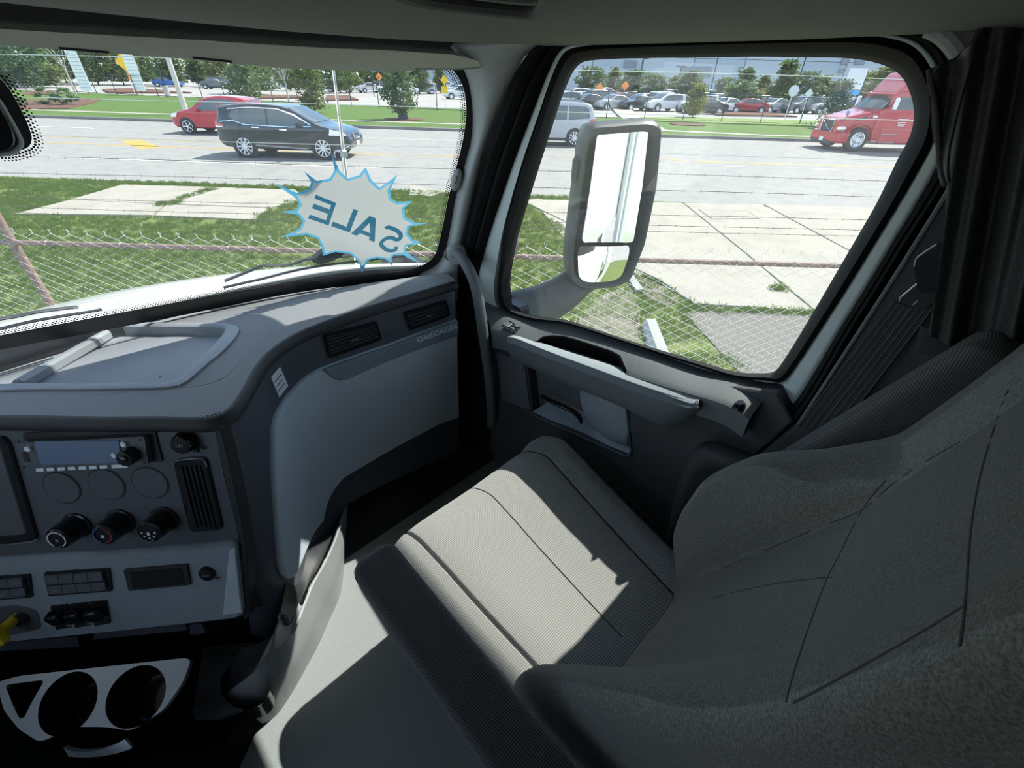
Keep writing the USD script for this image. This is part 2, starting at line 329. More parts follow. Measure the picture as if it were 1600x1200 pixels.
# ================================================================ THE CAB: shell
A_ = np.array
def xsurf(X): return Surf(lambda s, t: np.stack([np.full_like(s, X), s, t], 1), (-1.6, 1.9), (0.9, 3.1), flip=False)
def fixdir(S):
    q = S.q[len(S.q) // 2][None]; p = S.fn(q[:, 0], q[:, 1]); n = S.normal(q)
    if np.dot(CAM - p[0], n[0]) < 0: S.flip = not S.flip
    return S
def hplate(name, z0, z1, xy, look, parent=None, ch=0.0, kind='structure'):
    S = fixdir(Surf(lambda s, t: np.stack([s, t, np.full_like(s, z1)], 1), (-2, 2), (-2, 3), n=60))
    m = plate(S, xy, 0 if z1 < EYE else z0 - z1, 0, ch) if False else trimesh.creation.extrude_polygon(Polygon(xy), z1 - z0, engine='earcut')
    if m.bounds[0][2] == 0: m.apply_translation([0, 0, z0])
    return solo(name, m, look, kind=kind) if parent is None else part(parent, name, m, look)

# ---- floor, firewall, ceiling
hplate('floor', 1.14, 1.2, [(-1.0, -0.9), (1.02, -0.9), (1.02, 1.3), (-1.0, 1.3)], M['floor'])
solo('wall_front', B().box((0, 1.66, 1.45), (2.16, 0.05, 1.05), 0.01).box((1.04, 1.4, 1.5), (.06, .9, 1.0), .01).add(loft([[(-1, 1.08, 1.203), (1.04, 1.08, 1.203)], [(-1, 1.3, 1.24), (1.04, 1.3, 1.24)], [(-1, 1.66, 1.55), (1.04, 1.66, 1.55)]], thick=-.01)), M['black'], kind='structure')
ZC = 2.712
fe = ats([(-260, -35), (-80, -4), (0, 5), (150, 21), (300, 36), (450, 50), (600, 61), (720, 67), (800, 69)], pl_z(ZC))
re_ = ats([(860, 69), (1000, 66), (1250, 58), (1500, 46), (1640, 39)], pl_z(ZC + 0.004))
ceil_xy = [tuple(p[:2]) for p in fe] + [tuple(p[:2]) for p in re_] + [(0.75, -0.6), (-0.9, -0.6)]
SC = Surf(lambda s, t: np.stack([s, t, ZC + 0 * s + 0.010 * np.clip(1 - np.hypot(s - .35, t - .3) / .5, 0, 1)], 1), (-1.2, 1.2), (-0.8, 1.4), n=60)
fixdir(SC)
ceil = thing('ceiling', None, None, kind='structure')
part(ceil, 'overhead_liner', plate(SC, ceil_xy, -0.07, 0, 0.012, edge=0.06), M['head'])
rim = res(ats([(600, -20), (680, 4), (760, 14), (822, 20), (846, 12), (850, -20)], pl_z(ZC - 0.002)), 40)
part(ceil, 'moulded_edge', B().tube(rim, 0.006, 8), M['head'])
solo('trim', B().box((0.0, 1.01, 2.845), (1.9, 0.54, 0.05), 0.01).box((0.98, 0.1, 2.83), (0.12, 2.0, 0.13), 0.02).box((1.055, .1, 2.83), (.09, 1.95, .25), .01), M['trim_black'], kind='structure')  # outer side box: unseen filler added to stop a light leak
solo('roof', B().box((0.0, 0.125, 2.92), (2.0, 2.35, 0.05), 0.01), M['white_paint'], kind='structure')

# the sides of the cab behind the camera: driver's door with its window opening, closed rear curtain wall; both coloured pale to bounce fill light
wl = Polygon([(-.95, 1.1), (1.75, 1.1), (1.75, 2.0), (1.2, 2.95), (-.95, 2.95)], [[(.10, 2.08), (1.0, 2.02), (.78, 2.68), (.12, 2.68)]])
wm = trimesh.creation.extrude_polygon(wl, .06, engine='earcut'); v_ = wm.vertices
solo('wall_left', (np.stack([-1.02 - v_[:, 2], v_[:, 0], v_[:, 1]], 1), wm.faces[:, ::-1]), M['bounce_liner'], kind='structure', smooth=False)
solo('wall_right', B().box((1.045, -.42, 2.05), (.05, 1.06, 1.85), .01), M['trim_black'], kind='structure')
solo('wall_back', B().box((0, -.93, 2.05), (2.16, .05, 1.9), .01), M['bounce_liner'], kind='structure')

# ---- windshield: a raked pane curved in plan
def ws(s, t): return np.stack([s, 1.55 - 0.40 * (t - 2.05) - 0.27 * s ** 2, t], 1)
WS = fixdir(Surf(ws, (-0.9, 1.05), (1.8, 2.95)))
win1 = thing('window', None, None, kind='structure')
part(win1, 'pane', loft([ws(np.linspace(-0.95, 0.97, 40), np.full(40, z)) for z in np.linspace(1.95, 2.80, 12)]), M['pane'], smooth=True)
hdr = thing('trim', None, None, kind='structure')
part(hdr, 'windshield_header', plate(WS, WS.inv([(-260, -70), (300, -20), (640, 30), (800, 62), (780, 80), (700, 78), (400, 58), (0, 30), (-260, 12)]), 0.002, 0.03, 0.004, edge=0.08), M['trim_black'])
FI = [(-60, 530), (0, 522), (160, 492), (300, 466), (400, 449), (480, 439), (560, 430), (620, 424), (660, 413), (682, 391), (692, 350), (701, 305), (710, 270), (720, 230), (727, 190), (727, 155), (720, 128), (706, 108), (688, 95)]
FO = [(-60, 556), (0, 545), (160, 515), (300, 488), (400, 468), (480, 453), (560, 444), (640, 437), (690, 425), (708, 395), (716, 350), (726, 305), (732, 270), (740, 230), (746, 190), (746, 150), (738, 120), (722, 98), (700, 84)]
fi, fo = res(FI, 90), res(FO, 90)
part(win1, 'border', loft([WS.px(fi, 0.004), WS.px(fo, 0.004)]), M['black'])
dots = B()
qd = WS.inv(res(FI, 420)); nrm_in = inset(np.vstack([qd]), 0)
tang = unit(np.gradient(qd, axis=0)); inn = np.stack([-tang[:, 1], tang[:, 0]], 1)
for row, (off, r) in enumerate(((0.0035, 0.0021), (0.0085, 0.0017), (0.013, 0.0012))):
    arc = np.concatenate([[0], np.cumsum(np.linalg.norm(np.diff(qd, axis=0), axis=1))]); at_ = np.arange((row % 2) * 0.003, arc[-1], 0.006)
    for a in at_:
        c = A_([np.interp(a, arc, qd[:, 0]), np.interp(a, arc, qd[:, 1])]); iv = A_([np.interp(a, arc, inn[:, 0]), np.interp(a, arc, inn[:, 1])])
        cc = c + iv * off; ring = circle(cc[0], cc[1], r, 8); v = WS.p(np.vstack([cc, ring]), 0.004)
        dots.add((v, A_([[0, 1 + k, 1 + (k + 1) % 8] for k in range(8)])))
part(win1, 'frit_dots', dots, M['black'], smooth=False, kind='stuff')
# sensor patch in the middle of the windshield, left picture edge
SEN = [(-60, 105), (0, 118), (22, 150), (42, 190), (50, 215), (44, 229), (20, 236), (-60, 240)]
part(win1, 'sensor_border', plate(WS, rounded(WS.inv(SEN), 0.02), 0.003, 0.005, edge=0.03), M['black'])
qs = WS.inv([(0, 118), (22, 150), (42, 190), (52, 218), (44, 231), (20, 238), (0, 239)]); d2 = B()
qq = res(qs, 60); tg = unit(np.gradient(qq, axis=0)); nn = np.stack([-tg[:, 1], tg[:, 0]], 1)
if ((WS.inv([(70, 180)])[0] - qq[30]) @ nn[30]) < 0: nn = -nn
for row, (off, r) in enumerate(((0.002, 0.0023), (0.007, 0.0019), (0.012, 0.0014))):
    for k in range(row % 2, 60, 2):
        cc = qq[k] + nn[k] * off; v = WS.p(np.vstack([cc, circle(cc[0], cc[1], r, 8)]), 0.004); d2.add((v, A_([[0, 1 + j, 1 + (j + 1) % 8] for j in range(8)])))
part(win1, 'frit_dots', d2, M['black'], smooth=False, kind='stuff')
hs = thing('sensor_housing', 'black sensor cover with a pale rim on the middle of the windshield', 'sensor cover')
part(hs, 'cover', plate(WS, rounded(WS.inv([(-80, 125), (-10, 135), (18, 185), (26, 215), (10, 230), (-80, 232)]), 0.02), 0.006, 0.03, 0.008), M['gloss_black'])
part(hs, 'rim', B().tube(WS.px(res([(-40, 140), (-6, 150), (12, 180), (27, 208), (24, 222), (8, 230), (-40, 232)], 40), 0.022), 0.0042, 8), M['pillar'])

# ---- side window: rubber, light door frame, dark body seal, all rings around the same opening
RA = [(803, 472), (799, 425), (815, 350), (843, 260), (872, 170), (893, 117), (918, 95), (1000, 91), (1150, 89), (1300, 90), (1390, 106), (1420, 140), (1428, 185), (1412, 232), (1360, 335), (1290, 455), (1222, 567), (1195, 583), (1130, 576), (1000, 537), (900, 504), (832, 492)]
RB = [(783, 478), (781, 420), (795, 340), (820, 250), (850, 160), (870, 105), (896, 76), (1000, 66), (1150, 60), (1310, 56), (1408, 66), (1452, 108), (1464, 170), (1447, 240), (1388, 342), (1312, 465), (1233, 585), (1198, 593), (1130, 584), (1000, 542.5), (898, 509), (826, 498)]
RC = [(752, 484), (752, 412), (776, 333), (806, 246), (840, 156), (862, 101), (889, 71), (1000, 61), (1150, 55), (1310, 50), (1414, 58), (1464, 100), (1482, 165), (1472, 245), (1413, 350), (1335, 478), (1233, 640), (1190, 645), (1130, 630), (1000, 590), (880, 550), (800, 525)]
RD = [(715, 492), (718, 405), (735, 322), (757, 235), (790, 145), (820, 92), (860, 64), (1000, 54), (1150, 47), (1310, 40), (1432, 42), (1490, 82), (1510, 165), (1492, 262), (1438, 352), (1350, 490), (1240, 665), (1190, 665), (1130, 650), (1000, 610), (880, 570), (790, 545)]
NR = 160
X1, X2, X3, X4 = 1.055, 1.0, 0.99, 0.962
def ring(pts, X): return ats(res(pts, NR, closed=True), pl_x(X))
mixr = lambda a, b, k: [(p[0] * (1 - k) + q[0] * k, p[1] * (1 - k) + q[1] * k) for p, q in zip(a, b)]
door = thing('door', None, None, kind='structure')
part(door, 'window_rubber', loft([ring(mixr(RB, RC, .04), 1.01), ring(RB, X2 - 0.012), ring(mixr(RB, RA, .3), X2 - 0.018), ring(mixr(RB, RA, .75), X2 + 0.012), ring(mixr(RB, RA, .9), X1 - 0.01), ring(RA, X1 + .01)], wrap=True), M['rubber'])
part(door, 'frame_trim', loft([ring(mixr(RC, RD, .03), X3 + .012), ring(RC, X3), ring(mixr(RC, RB, .3), X3 - 0.004), ring(mixr(RC, RB, .8), X3 - 0.002), ring(mixr(RC, RB, 1.05), X2 + 0.012)], wrap=True), M['frame_grey'])
seal = thing('trim', None, None, kind='structure')
part(seal, 'door_seal', loft([ring(mixr(RD, RC, -.03), X4 + 0.03), ring(RD, X4), ring(mixr(RD, RC, .25), X4 - 0.006), ring(mixr(RD, RC, .5), X4 + .006), ring(mixr(RD, RC, .55), X4 + .012), ring(mixr(RD, RC, .65), X4 + 0.004), ring(mixr(RD, RC, .9), X3 - .012), ring(mixr(RD, RC, 1.0), X3 + 0.004)], wrap=True), M['rubber'])
win2 = thing('window', None, None, kind='structure')
part(win2, 'pane', (ring(mixr(RA, RB, .35), X1 + .012).tolist() + [[X1 + .012, .5, 2.4]], [[k, (k + 1) % NR, NR] for k in range(NR)]), M['pane'], smooth=False)
# outer skin of the door and cab side (seen in the mirror, keeps daylight to the openings)
ob = [(-60, 700), (700, 420)]
skin = B()
ro = [ring(mixr(RA, RB, .2), 1.075), ring(mixr(RA, RB, 1.2), 1.10)]
ro2 = ro[1].copy(); c0 = ro2.mean(0); ro2 = c0 + (ro2 - c0) * A_([1, 1.35, 1.35]); ro2[:, 2] = np.clip(ro2[:, 2], 0.9, 2.95); ro2[:, 0] = 1.10; ro2[:, 1] = np.minimum(ro2[:, 1], 1.05 + .25 * np.clip((2.15 - ro2[:, 2]) / .2, 0, 1))
skin.add(loft([ro[0], ro[1], ro2], wrap=True))
skin.box((1.10, 0.45, 1.28), (0.02, 2.0, 1.30), 0.005).box((1.09, -0.6, 2.3), (0.03, 1.28, 1.3), 0.01)
own = thing('cab_exterior', 'white outer side panel of the truck cab, seen in the door mirror', 'truck side')
part(own, 'door_skin', skin, M['white_paint'])
part(own, 'sleeper_side', B().box((1.16, -2.35, 2.1), (0.05, 2.3, 2.6), 0.02).box((1.13, -1.2, 2.1), (.04, 0.1, 2.6), 0.01), M['white_paint'])
part(own, 'side_fairing', B().box((1.17, -1.6, 0.7), (0.06, 3.6, 0.55), 0.03), M['white_paint'])

# ---- A pillar trim between windshield and door, with its clip
PL = [(690, 72), (712, 92), (726, 112), (735, 145), (738, 185), (734, 225), (724, 262), (712, 305), (705, 345), (697, 385), (682, 412), (655, 428), (640, 445)]
PR = [(870, 62), (838, 72), (815, 96), (790, 145), (773, 188), (757, 235), (745, 280), (735, 322), (726, 362), (718, 405), (716, 430), (715, 450), (715, 470)]
lw = WS.px(res(PL, 50), 0.012); rw = ats(res(PR, 50), pl_x(X4 - .003)); mid = (lw + rw) / 2 + unit(CAM - (lw + rw) / 2) * 0.03
q1 = (3 * lw + rw) / 4 + unit(CAM - lw) * 0.022; q3 = (lw + 3 * rw) / 4 + unit(CAM - rw) * 0.02
pil = thing('trim', None, None, kind='structure')
part(pil, 'pillar_cover', loft([WS.px(res(PL, 50), -.002), lw, q1, mid, q3, rw], thick=0.012), M['pillar'], smooth=True)
bump_c = WS.px([(709, 275)], 0.02)[0]
e_v = unit(lw[30] - lw[20])
nb_ = unit(CAM - bump_c); sb_ = unit(np.cross(nb_, e_v)); ico = trimesh.creation.icosphere(3, 1.0)
bump_c = bump_c + sb_ * .004
part(pil, 'clip_boss', (bump_c - nb_ * .008 + ico.vertices @ np.stack([sb_ * .017, e_v * .036, nb_ * .022]), ico.faces), M['pillar'], smooth=True)
part(pil, 'clip_slot', B().tube([bump_c + nb_ * .0125 + e_v * .012, bump_c + nb_ * .0125 - e_v * .012], 0.0018, 6), M['dark'])
hp = WS.px([(690, 369), (684, 385), (692, 400), (712, 418)], .02)
part(pil, 'handle_boss', lathe([(0, 0.016), (0.022, 0.014), (0.032, 0.006), (0.036, -0.02)], at(713, 398, pl_x(0.925)), unit(A_([-.7, -.7, .1]))), M['pillar'])
gh = thing('grab_handle', 'curved grey grab handle between dashboard and door', 'grab handle')
gp = [at(708, 396, pl_x(0.935)), at(722, 404, pl_x(0.90)), at(738, 432, pl_x(0.885)), at(748, 470, pl_x(0.885)), at(755, 520, pl_x(0.89)), at(762, 570, pl_x(0.895)), at(767, 620, pl_x(0.91)), at(768, 665, pl_x(0.95))]
part(gh, 'bar', B().tube(res(gp, 50), 0.018, 14), M['door_grey'], smooth=True)
part(gh, 'end_collar', lathe([(0.017, .012), (0.021, .008), (0.022, -.02)], gp[0] + A_([-.015, -.01, 0]), unit(gp[1] - gp[0])), M['dark'])

# ---- trim behind the door (B pillar), upper corner trim
S95 = fixdir(xsurf(0.955))
bp = [(1432, 30), (1500, 60), (1520, 165), (1500, 262), (1446, 352), (1358, 490), (1246, 660), (1168, 725), (1100, 1000), (1660, 1000), (1800, 20)]
bpil = thing('pillar_right', None, None, kind='structure')
part(bpil, 'pillar_trim', plate(S95, S95.inv(bp), -0.05, 0.012, 0.008), M['trim_black'])
part(bpil, 'corner_trim', plate(S95, rounded(S95.inv([(1425, 44), (1470, 46), (1500, 66), (1520, 120), (1540, 60), (1500, 40)]), .01), 0.012, 0.03, 0.006), M['head'])
part(bpil, 'edge_strip', B().tube(ats(res([(1503, 262), (1449, 352), (1361, 490), (1248, 662)], 40), pl_x(0.942)), 0.0035, 6), M['door_grey'])
part(bpil, 'corner_trim', B().tube(ats(res([(1452, 44), (1480, 60), (1500, 85), (1506, 110)], 24), pl_x(.93)), 0.011, 10), M['pillar'])

# ================================================================ THE DOOR
S9 = {x: fixdir(xsurf(x)) for x in (0.86, 0.88, 0.9, 0.92, 0.94, 0.95, 0.965)}
SD = S9[0.95]
panel_px = [(772, 500), (770, 560), (765, 700), (760, 1100), (1165, 1100), (1165, 725), (1238, 660), (1215, 615), (1100, 600), (900, 545), (800, 510)]
rec_px = [(822, 562), (832, 643), (986, 710), (982, 640), (975, 628), (890, 588)]
part(door, 'lower_panel', plate(SD, SD.inv(panel_px), -0.05, 0, 0.004, holes=[SD.inv(rec_px)[::-1]]), M['door_dark'])
# fabric insert and pocket surround
part(door, 'cloth_insert', plate(SD, rounded(SD.inv([(776, 548), (817, 563), (828, 640), (786, 625)]), .01), 0.0, 0.006, 0.003), M['door_cloth'])
pk = thing('map_pocket', 'grey moulded pocket around the inner door handle', 'door pocket') if False else None
S98 = fixdir(xsurf(0.99))
part(door, 'pocket_back', plate(S98, S98.inv([(805, 550), (815, 660), (1000, 720), (1000, 620)]), -0.02, 0.0), M['door_grey'])
part(door, 'pocket_floor', loft([SD.px(res([(832, 643), (905, 677), (986, 710)], 12)), S98.px(res([(862, 625), (915, 645), (975, 672)], 12))], thick=.01), M['low_grey'])
tr = SD.px(res(rounded(A_([(818, 560), (830, 645), (980, 713), (987, 706), (978, 630)], float), 6), 60), 0.003)
part(door, 'pocket_bezel', B().tube(tr, 0.0035, 8), M['door_grey'])
# bulging latch cover inside the pocket
bl = []
for k, (row, d) in enumerate(((((897, 612), (905, 650), (932, 686), (975, 704)), -0.03), (((906, 606), (914, 648), (940, 678), (980, 697)), 0.0), (((935, 604), (945, 640), (960, 668), (983, 685)), 0.012), (((975, 625), (978, 645), (981, 660), (984, 672)), 0.004), (((988, 620), (990, 645), (992, 665), (994, 680)), -0.03))):
    bl.append(SD.px(res(row, 14), d))
part(door, 'latch_cover', loft(bl, thick=.01), M['low_grey'], smooth=True)
hb = [at(848, 619, pl_x(.955)), at(858, 625, pl_x(.935)), at(875, 633, pl_x(.93)), at(892, 641, pl_x(.93)), at(903, 649, pl_x(.935)), at(908, 658, pl_x(.95))]
part(door, 'inside_handle', tube(res(hb, 30), 0.0115, 10, flat=0.55), M['gloss_black'], smooth=True, label='black inside door handle')
# sill ledge with a pull pocket, armrest beam
gl = res([(752, 462), (788, 482), (828, 498), (898, 509), (1000, 543), (1130, 585), (1190, 597), (1212, 604)], 60)
a1 = res([(768, 520), (790, 524), (812, 529), (880, 551), (980, 583), (1070, 610), (1130, 628), (1172, 652)], 60)
g0 = ats(gl, pl_x(1.03)); g1 = ats(gl, pl_x(1.0)); g2 = ats(a1, pl_x(0.905)); midl = (g1 * .5 + g2 * .5) + A_([0, 0, .004])
low = g2 + A_([0.004, 0, -0.06])
ledge = arr(loft([g0 + A_([0, 0, -.03]), g1, g1 * .8 + g2 * .2 + A_([0, 0, .004]), midl, g1 * .12 + g2 * .88, g2 + A_([0, 0, -.006]), low], thick=0.03, flip=True))
try:
    import manifold3d as mf
    lm = mf.Manifold(mf.Mesh(np.asarray(ledge.vertices, np.float32), np.asarray(ledge.faces, np.uint32)))
    if lm.volume() < 0: lm = mf.Manifold(mf.Mesh(np.asarray(ledge.vertices, np.float32), np.asarray(ledge.faces[:, ::-1], np.uint32)))
    slot = [(836, 542, .908), (848, 529, .935), (862, 524, .945), (880, 523, .95), (952, 552, .95), (966, 560, .945), (975, 592, .908), (968, 590, .907), (905, 570, .907)]
    ctr = np.array([at(x, y, pl_x(X)) for x, y, X in slot]); z_c = ctr[:, 2].mean(); rp = rounded(ctr[:, :2], .006)
    toM = lambda t: mf.Manifold(mf.Mesh(np.asarray(t.vertices, np.float32), np.asarray(t.faces, np.uint32)))
    def pr_(grow, z0, z1): t = trimesh.creation.extrude_polygon(Polygon(rp).buffer(grow), z1 - z0, engine='earcut'); t.apply_translation([0, 0, z0]); return toM(t)
    ledge_m = arr(lm - pr_(.0045, z_c - .075, z_c + .2))
    walls = (pr_(.0040, z_c - .075, z_c + .2) - pr_(0, z_c - .2, z_c + .3)) ^ lm.translate((0, 0, -.0015))
    part(door, 'pull_pocket', (pr_(.0040, z_c - .075, z_c - .028) - pr_(0, z_c - .070, z_c + .1)) + walls, M['shade_black'], smooth=False)  # pocket lining coloured near-black as recess shade
except Exception as ex:
    print('ledge', ex); ledge_m = ledge
part(door, 'sill_ledge', ledge_m, M['door_grey'], smooth=40)
end = res([(1172, 652), (1200, 640), (1222, 618), (1216, 606)], 12)
n_ = 40
u0 = res([(797, 527), (815, 528), (880, 549), (980, 581), (1072, 609), (1086, 615), (1091, 624)], n_)
u1 = res([(795, 529), (814, 534), (880, 560), (980, 597), (1068, 628), (1084, 632), (1092, 630)], n_)
u2 = res([(797, 548), (815, 556), (880, 586), (960, 618), (1020, 640), (1070, 640), (1092, 633)], n_)
u3 = res([(800, 556), (815, 564), (880, 594), (955, 624), (1025, 657), (1060, 655), (1092, 636)], n_)
beam = loft([ats(u1, pl_x(0.898)), ats(u1, pl_x(0.893)), ats(u1 * .75 + u2 * .25, pl_x(0.887)), ats(u2, pl_x(0.896)), ats(u3, pl_x(0.909)), ats(u3, pl_x(0.940))], thick=.008)
part(door, 'armrest', beam, M['arm_shaded'], smooth=40, label='dark front of the padded armrest beam')
part(door, 'armrest_pad', loft([ats(u0, pl_x(0.940)) - A_([0, 0, .03]), ats(u0, pl_x(0.939)) - A_([0, 0, .006]), ats(u0, pl_x(0.929)), ats(u0 * .5 + u1 * .5, pl_x(0.909)) + A_([0, 0, .003]), ats(u1, pl_x(0.892)), ats(u1 * .93 + u2 * .07, pl_x(0.894))], thick=.006), M['arm_sunlit'], smooth=40, label='pale top pad of the armrest beam')
# lock knob, mirror switch
kp = at(1156, 634, pl_x(.912)); part(door, 'lock_knob', lathe([(0, .013), (.006, .013), (.0085, .010), (.0085, .004), (.012, .002), (.013, -.004)], kp, (-.3, -.1, 1)), M['gloss_black'])
_r = g1 * .3 + g2 * .7 + A_([0, 0, .004]); sw = A_([0, 0, .002]) + _r[np.argmin(np.linalg.norm(pix(_r) - A_([801, 511]), axis=1))] + A_([-.002, 0, .002]); eR = frame((0.06, 1, 0.02), unit(A_([-.2, -.1, 1])))
part(door, 'mirror_switch', B().box(sw, (0.062, 0.036, 0.006), .003, eR), M['gloss_black'])
part(door, 'mirror_switch_button', B().box(sw + eR @ A_([.012, .004, .005]), (.026, .024, .006), .0025, eR), M['satin'])
for k in (0, 1): part(door, 'mirror_switch_button', B().box(sw + eR @ A_([-.016, -.009 + .017 * k, .005]), (.018, .012, .005), .002, eR), M['button'])
# ================================================================ SUN VISOR
vis = thing('sun_visor', 'long grey-green sun visor folded along the top of the windshield', 'sun visor')
vp = [(-60, 13), (0, 21), (100, 28), (200, 35), (300, 42), (400, 50), (500, 57), (600, 62), (700, 70), (752, 83), (756, 88), (735, 93), (700, 92), (660, 90), (636, 94), (600, 95), (540, 93), (430, 87), (360, 80), (290, 72), (170, 61), (80, 53), (0, 46), (-60, 41)]
part(vis, 'panel', plate(WS, WS.inv(vp), 0.035, 0.062, 0.012, edge=0.08), M['visor'], smooth=60)
part(vis, 'edge_piping', B().tube(WS.px(res([(640, 91), (690, 92), (730, 91), (752, 86)], 20), 0.060), 0.003, 6), M['pillar'])
for a, b in (((80, 51), (158, 59)), ((290, 69), (352, 76))):
    qa, qb = WS.px([a], .062)[0], WS.px([b], .062)[0]; part(vis, 'clip', B().tube([qa, qb], 0.0022, 8), M['dark'])
sal = thing('sale_sign', 'grey-white starburst sticker with mirrored blue SALE letters on the windshield', 'sticker')
star = A_([(428, 288), (466, 304), (484, 297), (487, 286), (476, 270), (496, 285), (516, 281), (524, 268), (518, 240), (532, 270), (545, 281), (562, 276), (572, 263), (581, 283), (594, 295), (606, 287), (622, 275), (610, 300), (612, 312), (622, 318), (645, 316), (632, 328), (634, 342), (650, 350), (668, 351), (640, 356), (637, 366), (645, 376), (658, 382), (636, 386), (634, 394), (642, 401), (656, 413), (630, 400), (616, 401), (613, 404), (614, 418), (605, 408), (590, 405), (575, 409), (566, 429), (562, 412), (548, 399), (525, 396), (505, 402), (504, 390), (497, 375), (480, 369), (440, 373), (468, 360), (474, 348), (466, 338), (440, 333), (462, 331), (469, 322), (462, 311)], float)
# concave scallops between the points
pts = []
tips = [0, 4, 8, 12, 16, 20, 24, 28, 32, 36, 40, 44, 47, 51]
qs_ = WS.inv(star); qc = res(qs_, 400, closed=True, smooth=False)
inn = Polygon(qs_).buffer(0).buffer(-0.0065)
inn = max(inn.geoms, key=lambda g: g.area) if hasattr(inn, 'geoms') else inn
iq = np.array(inn.exterior.coords)[:-1]
def film(name, c, t, k): return usdkit.material(stage, f'{LOOKS}/{name}', {'p': ('diffuse_bsdf', {'color': c}), 't': ('translucent_bsdf', {'color': t}), 'm': ('mix_closure', {'fac': k})}, [('p.BSDF', 'm.closure1'), ('t.BSDF', 'm.closure2')], surface='m.closure')
def sheet(q, d, holes=()):
    pg = Polygon(q, [h for h in holes]).buffer(0); pg = max(pg.geoms, key=lambda g: g.area) if hasattr(pg, 'geoms') else pg
    v2, f2 = trimesh.creation.triangulate_polygon(pg.segmentize(.03), engine='earcut'); v3, f3 = trimesh.remesh.subdivide_to_size(np.column_stack([v2, 0 * v2[:, 0]]), f2, .05, max_iter=6); return WS.p(v3[:, :2], d), f3
part(sal, 'border', sheet(qs_, -0.0070, [iq]), film('sticker_edge', (.04, .2, .33), (.10, .42, .62), .6))
part(sal, 'face', sheet(iq, -0.0066), film('sticker_face', (.42, .43, .41), (.42, .43, .40), .7), smooth=False)
BLU = film('sticker_blue', (.03, .18, .33), (.10, .42, .66), .6)
def glyph(pxpoly, nm, holes=()):
    part(sal, nm, sheet(WS.inv(pxpoly), -0.0056, [WS.inv(h) for h in holes]), BLU, smooth=False)
glyph([(494, 306), (526, 319), (514, 354), (482, 343), (485, 337), (510, 346), (513, 336), (488, 327), (491, 320), (516, 329), (518, 322), (492, 312)], 'letter')
glyph([(553, 328), (560, 331), (547, 365), (518, 355), (521, 348), (542, 356)], 'letter')
glyph([(578, 339), (588, 343), (586, 380), (577, 377), (578, 372), (563, 366), (558, 370), (549, 367)], 'letter', holes=[[(578, 350), (579, 366), (567, 361)]])
sp = WS.inv(res([(603, 359), (609, 357), (622, 363), (627, 370), (623, 376), (611, 373), (601, 376), (596, 383), (603, 391), (616, 393), (620, 387)], 40))
tg_ = unit(np.gradient(sp, axis=0)); ng_ = np.stack([-tg_[:, 1], tg_[:, 0]], 1) * .0066; part(sal, 'letter', sheet(np.vstack([sp + ng_, (sp - ng_)[::-1]]), -0.0056), BLU, smooth=False)

# ================================================================ THE DASHBOARD
dash = thing('dashboard', 'dark grey truck dashboard wrapping from centre stack to glovebox', 'dashboard')
LP = A_([(-0.95, 1.36), (-0.62, 1.36), (-0.36, 1.30), (-0.22, 1.17), (-0.09, 1.04), (0.02, 0.935), (0.078, 0.885), (0.12, 0.905), (0.165, 0.965), (0.225, 1.045), (0.31, 1.105), (0.41, 1.13), (0.61, 1.137), (0.80, 1.128), (0.885, 1.122)])
from scipy.ndimage import gaussian_filter1d
lip3 = gaussian_filter1d(res(np.column_stack([LP, np.full(len(LP), 2.085)]), 160), 1.6, axis=0, mode='nearest')
def ipl(a): return Surf
larc = np.concatenate([[0], np.cumsum(np.linalg.norm(np.diff(lip3[:, :2], axis=0), axis=1))]); LS = larc[-1]
LX, LY = (lambda s: np.interp(s, larc, lip3[:, 0])), (lambda s: np.interp(s, larc, lip3[:, 1]))
wx = lambda s: -0.97 + 1.90 * (s / LS)
XF = PchipInterpolator([-.2, 0, .3 * LS, .55 * LS, .8 * LS, LS, LS + .2], [-1.2, -0.97, -.30, 0.2, .62, 0.935, 1.1])
def top_fn(s, t):       # t = 0 at the lip, 1 at the windshield
    ex = np.clip((s / LS - .0), 0, 1); x1 = XF(s); y1 = 1.555 - .27 * x1 ** 2; z1 = 2.035
    x0, y0 = LX(s), LY(s); w = t
    return np.stack([x0 + (x1 - x0) * w, y0 + (y1 - y0) * w, 2.085 + (z1 - 2.085) * w + 0.018 * np.sin(np.pi * np.clip(w, 0, 1))], 1)
ST = fixdir(Surf(top_fn, (0.0, LS), (-0.0, 1.05)))
tray_px = A_([(-60, 560), (0, 541), (60, 527), (130, 513), (165, 507), (255, 506), (350, 507), (370, 510), (375, 518), (368, 530), (330, 565), (290, 600), (275, 606), (245, 608), (120, 610), (0, 612), (-60, 613)], float)
rim_i = A_([(-60, 572), (0, 556), (60, 541), (130, 524), (163, 512), (255, 511), (335, 511), (352, 512), (352, 518), (345, 526), (310, 560), (277, 592), (262, 598), (235, 599), (120, 600), (0, 600), (-60, 600)], float)
qt = ST.inv(tray_px); qi = ST.inv(rim_i)
def densify(q, n): return res(q, n, closed=True, smooth=False)
full = np.vstack([np.stack([np.linspace(.001, LS, 80), np.zeros(80)], 1), np.stack([np.linspace(LS, .001, 80), np.full(80, 1.03)], 1)])
part(dash, 'top_pad', plate(ST, full, -0.03, 0.0, 0.0, edge=0.04, holes=[qt[::-1]]), M['dash_top'], smooth=True)
lp = np.column_stack([LX(np.linspace(0, LS, 140)), LY(np.linspace(0, LS, 140)), np.full(140, 2.085)])
tn = unit(np.gradient(lp, axis=0)); no = np.stack([tn[:, 1], -tn[:, 0], 0 * tn[:, 0]], 1)
if no[90] @ (CAM - lp[90]) < 0: no = -no
Z_ = A_([0, 0, 1.0])
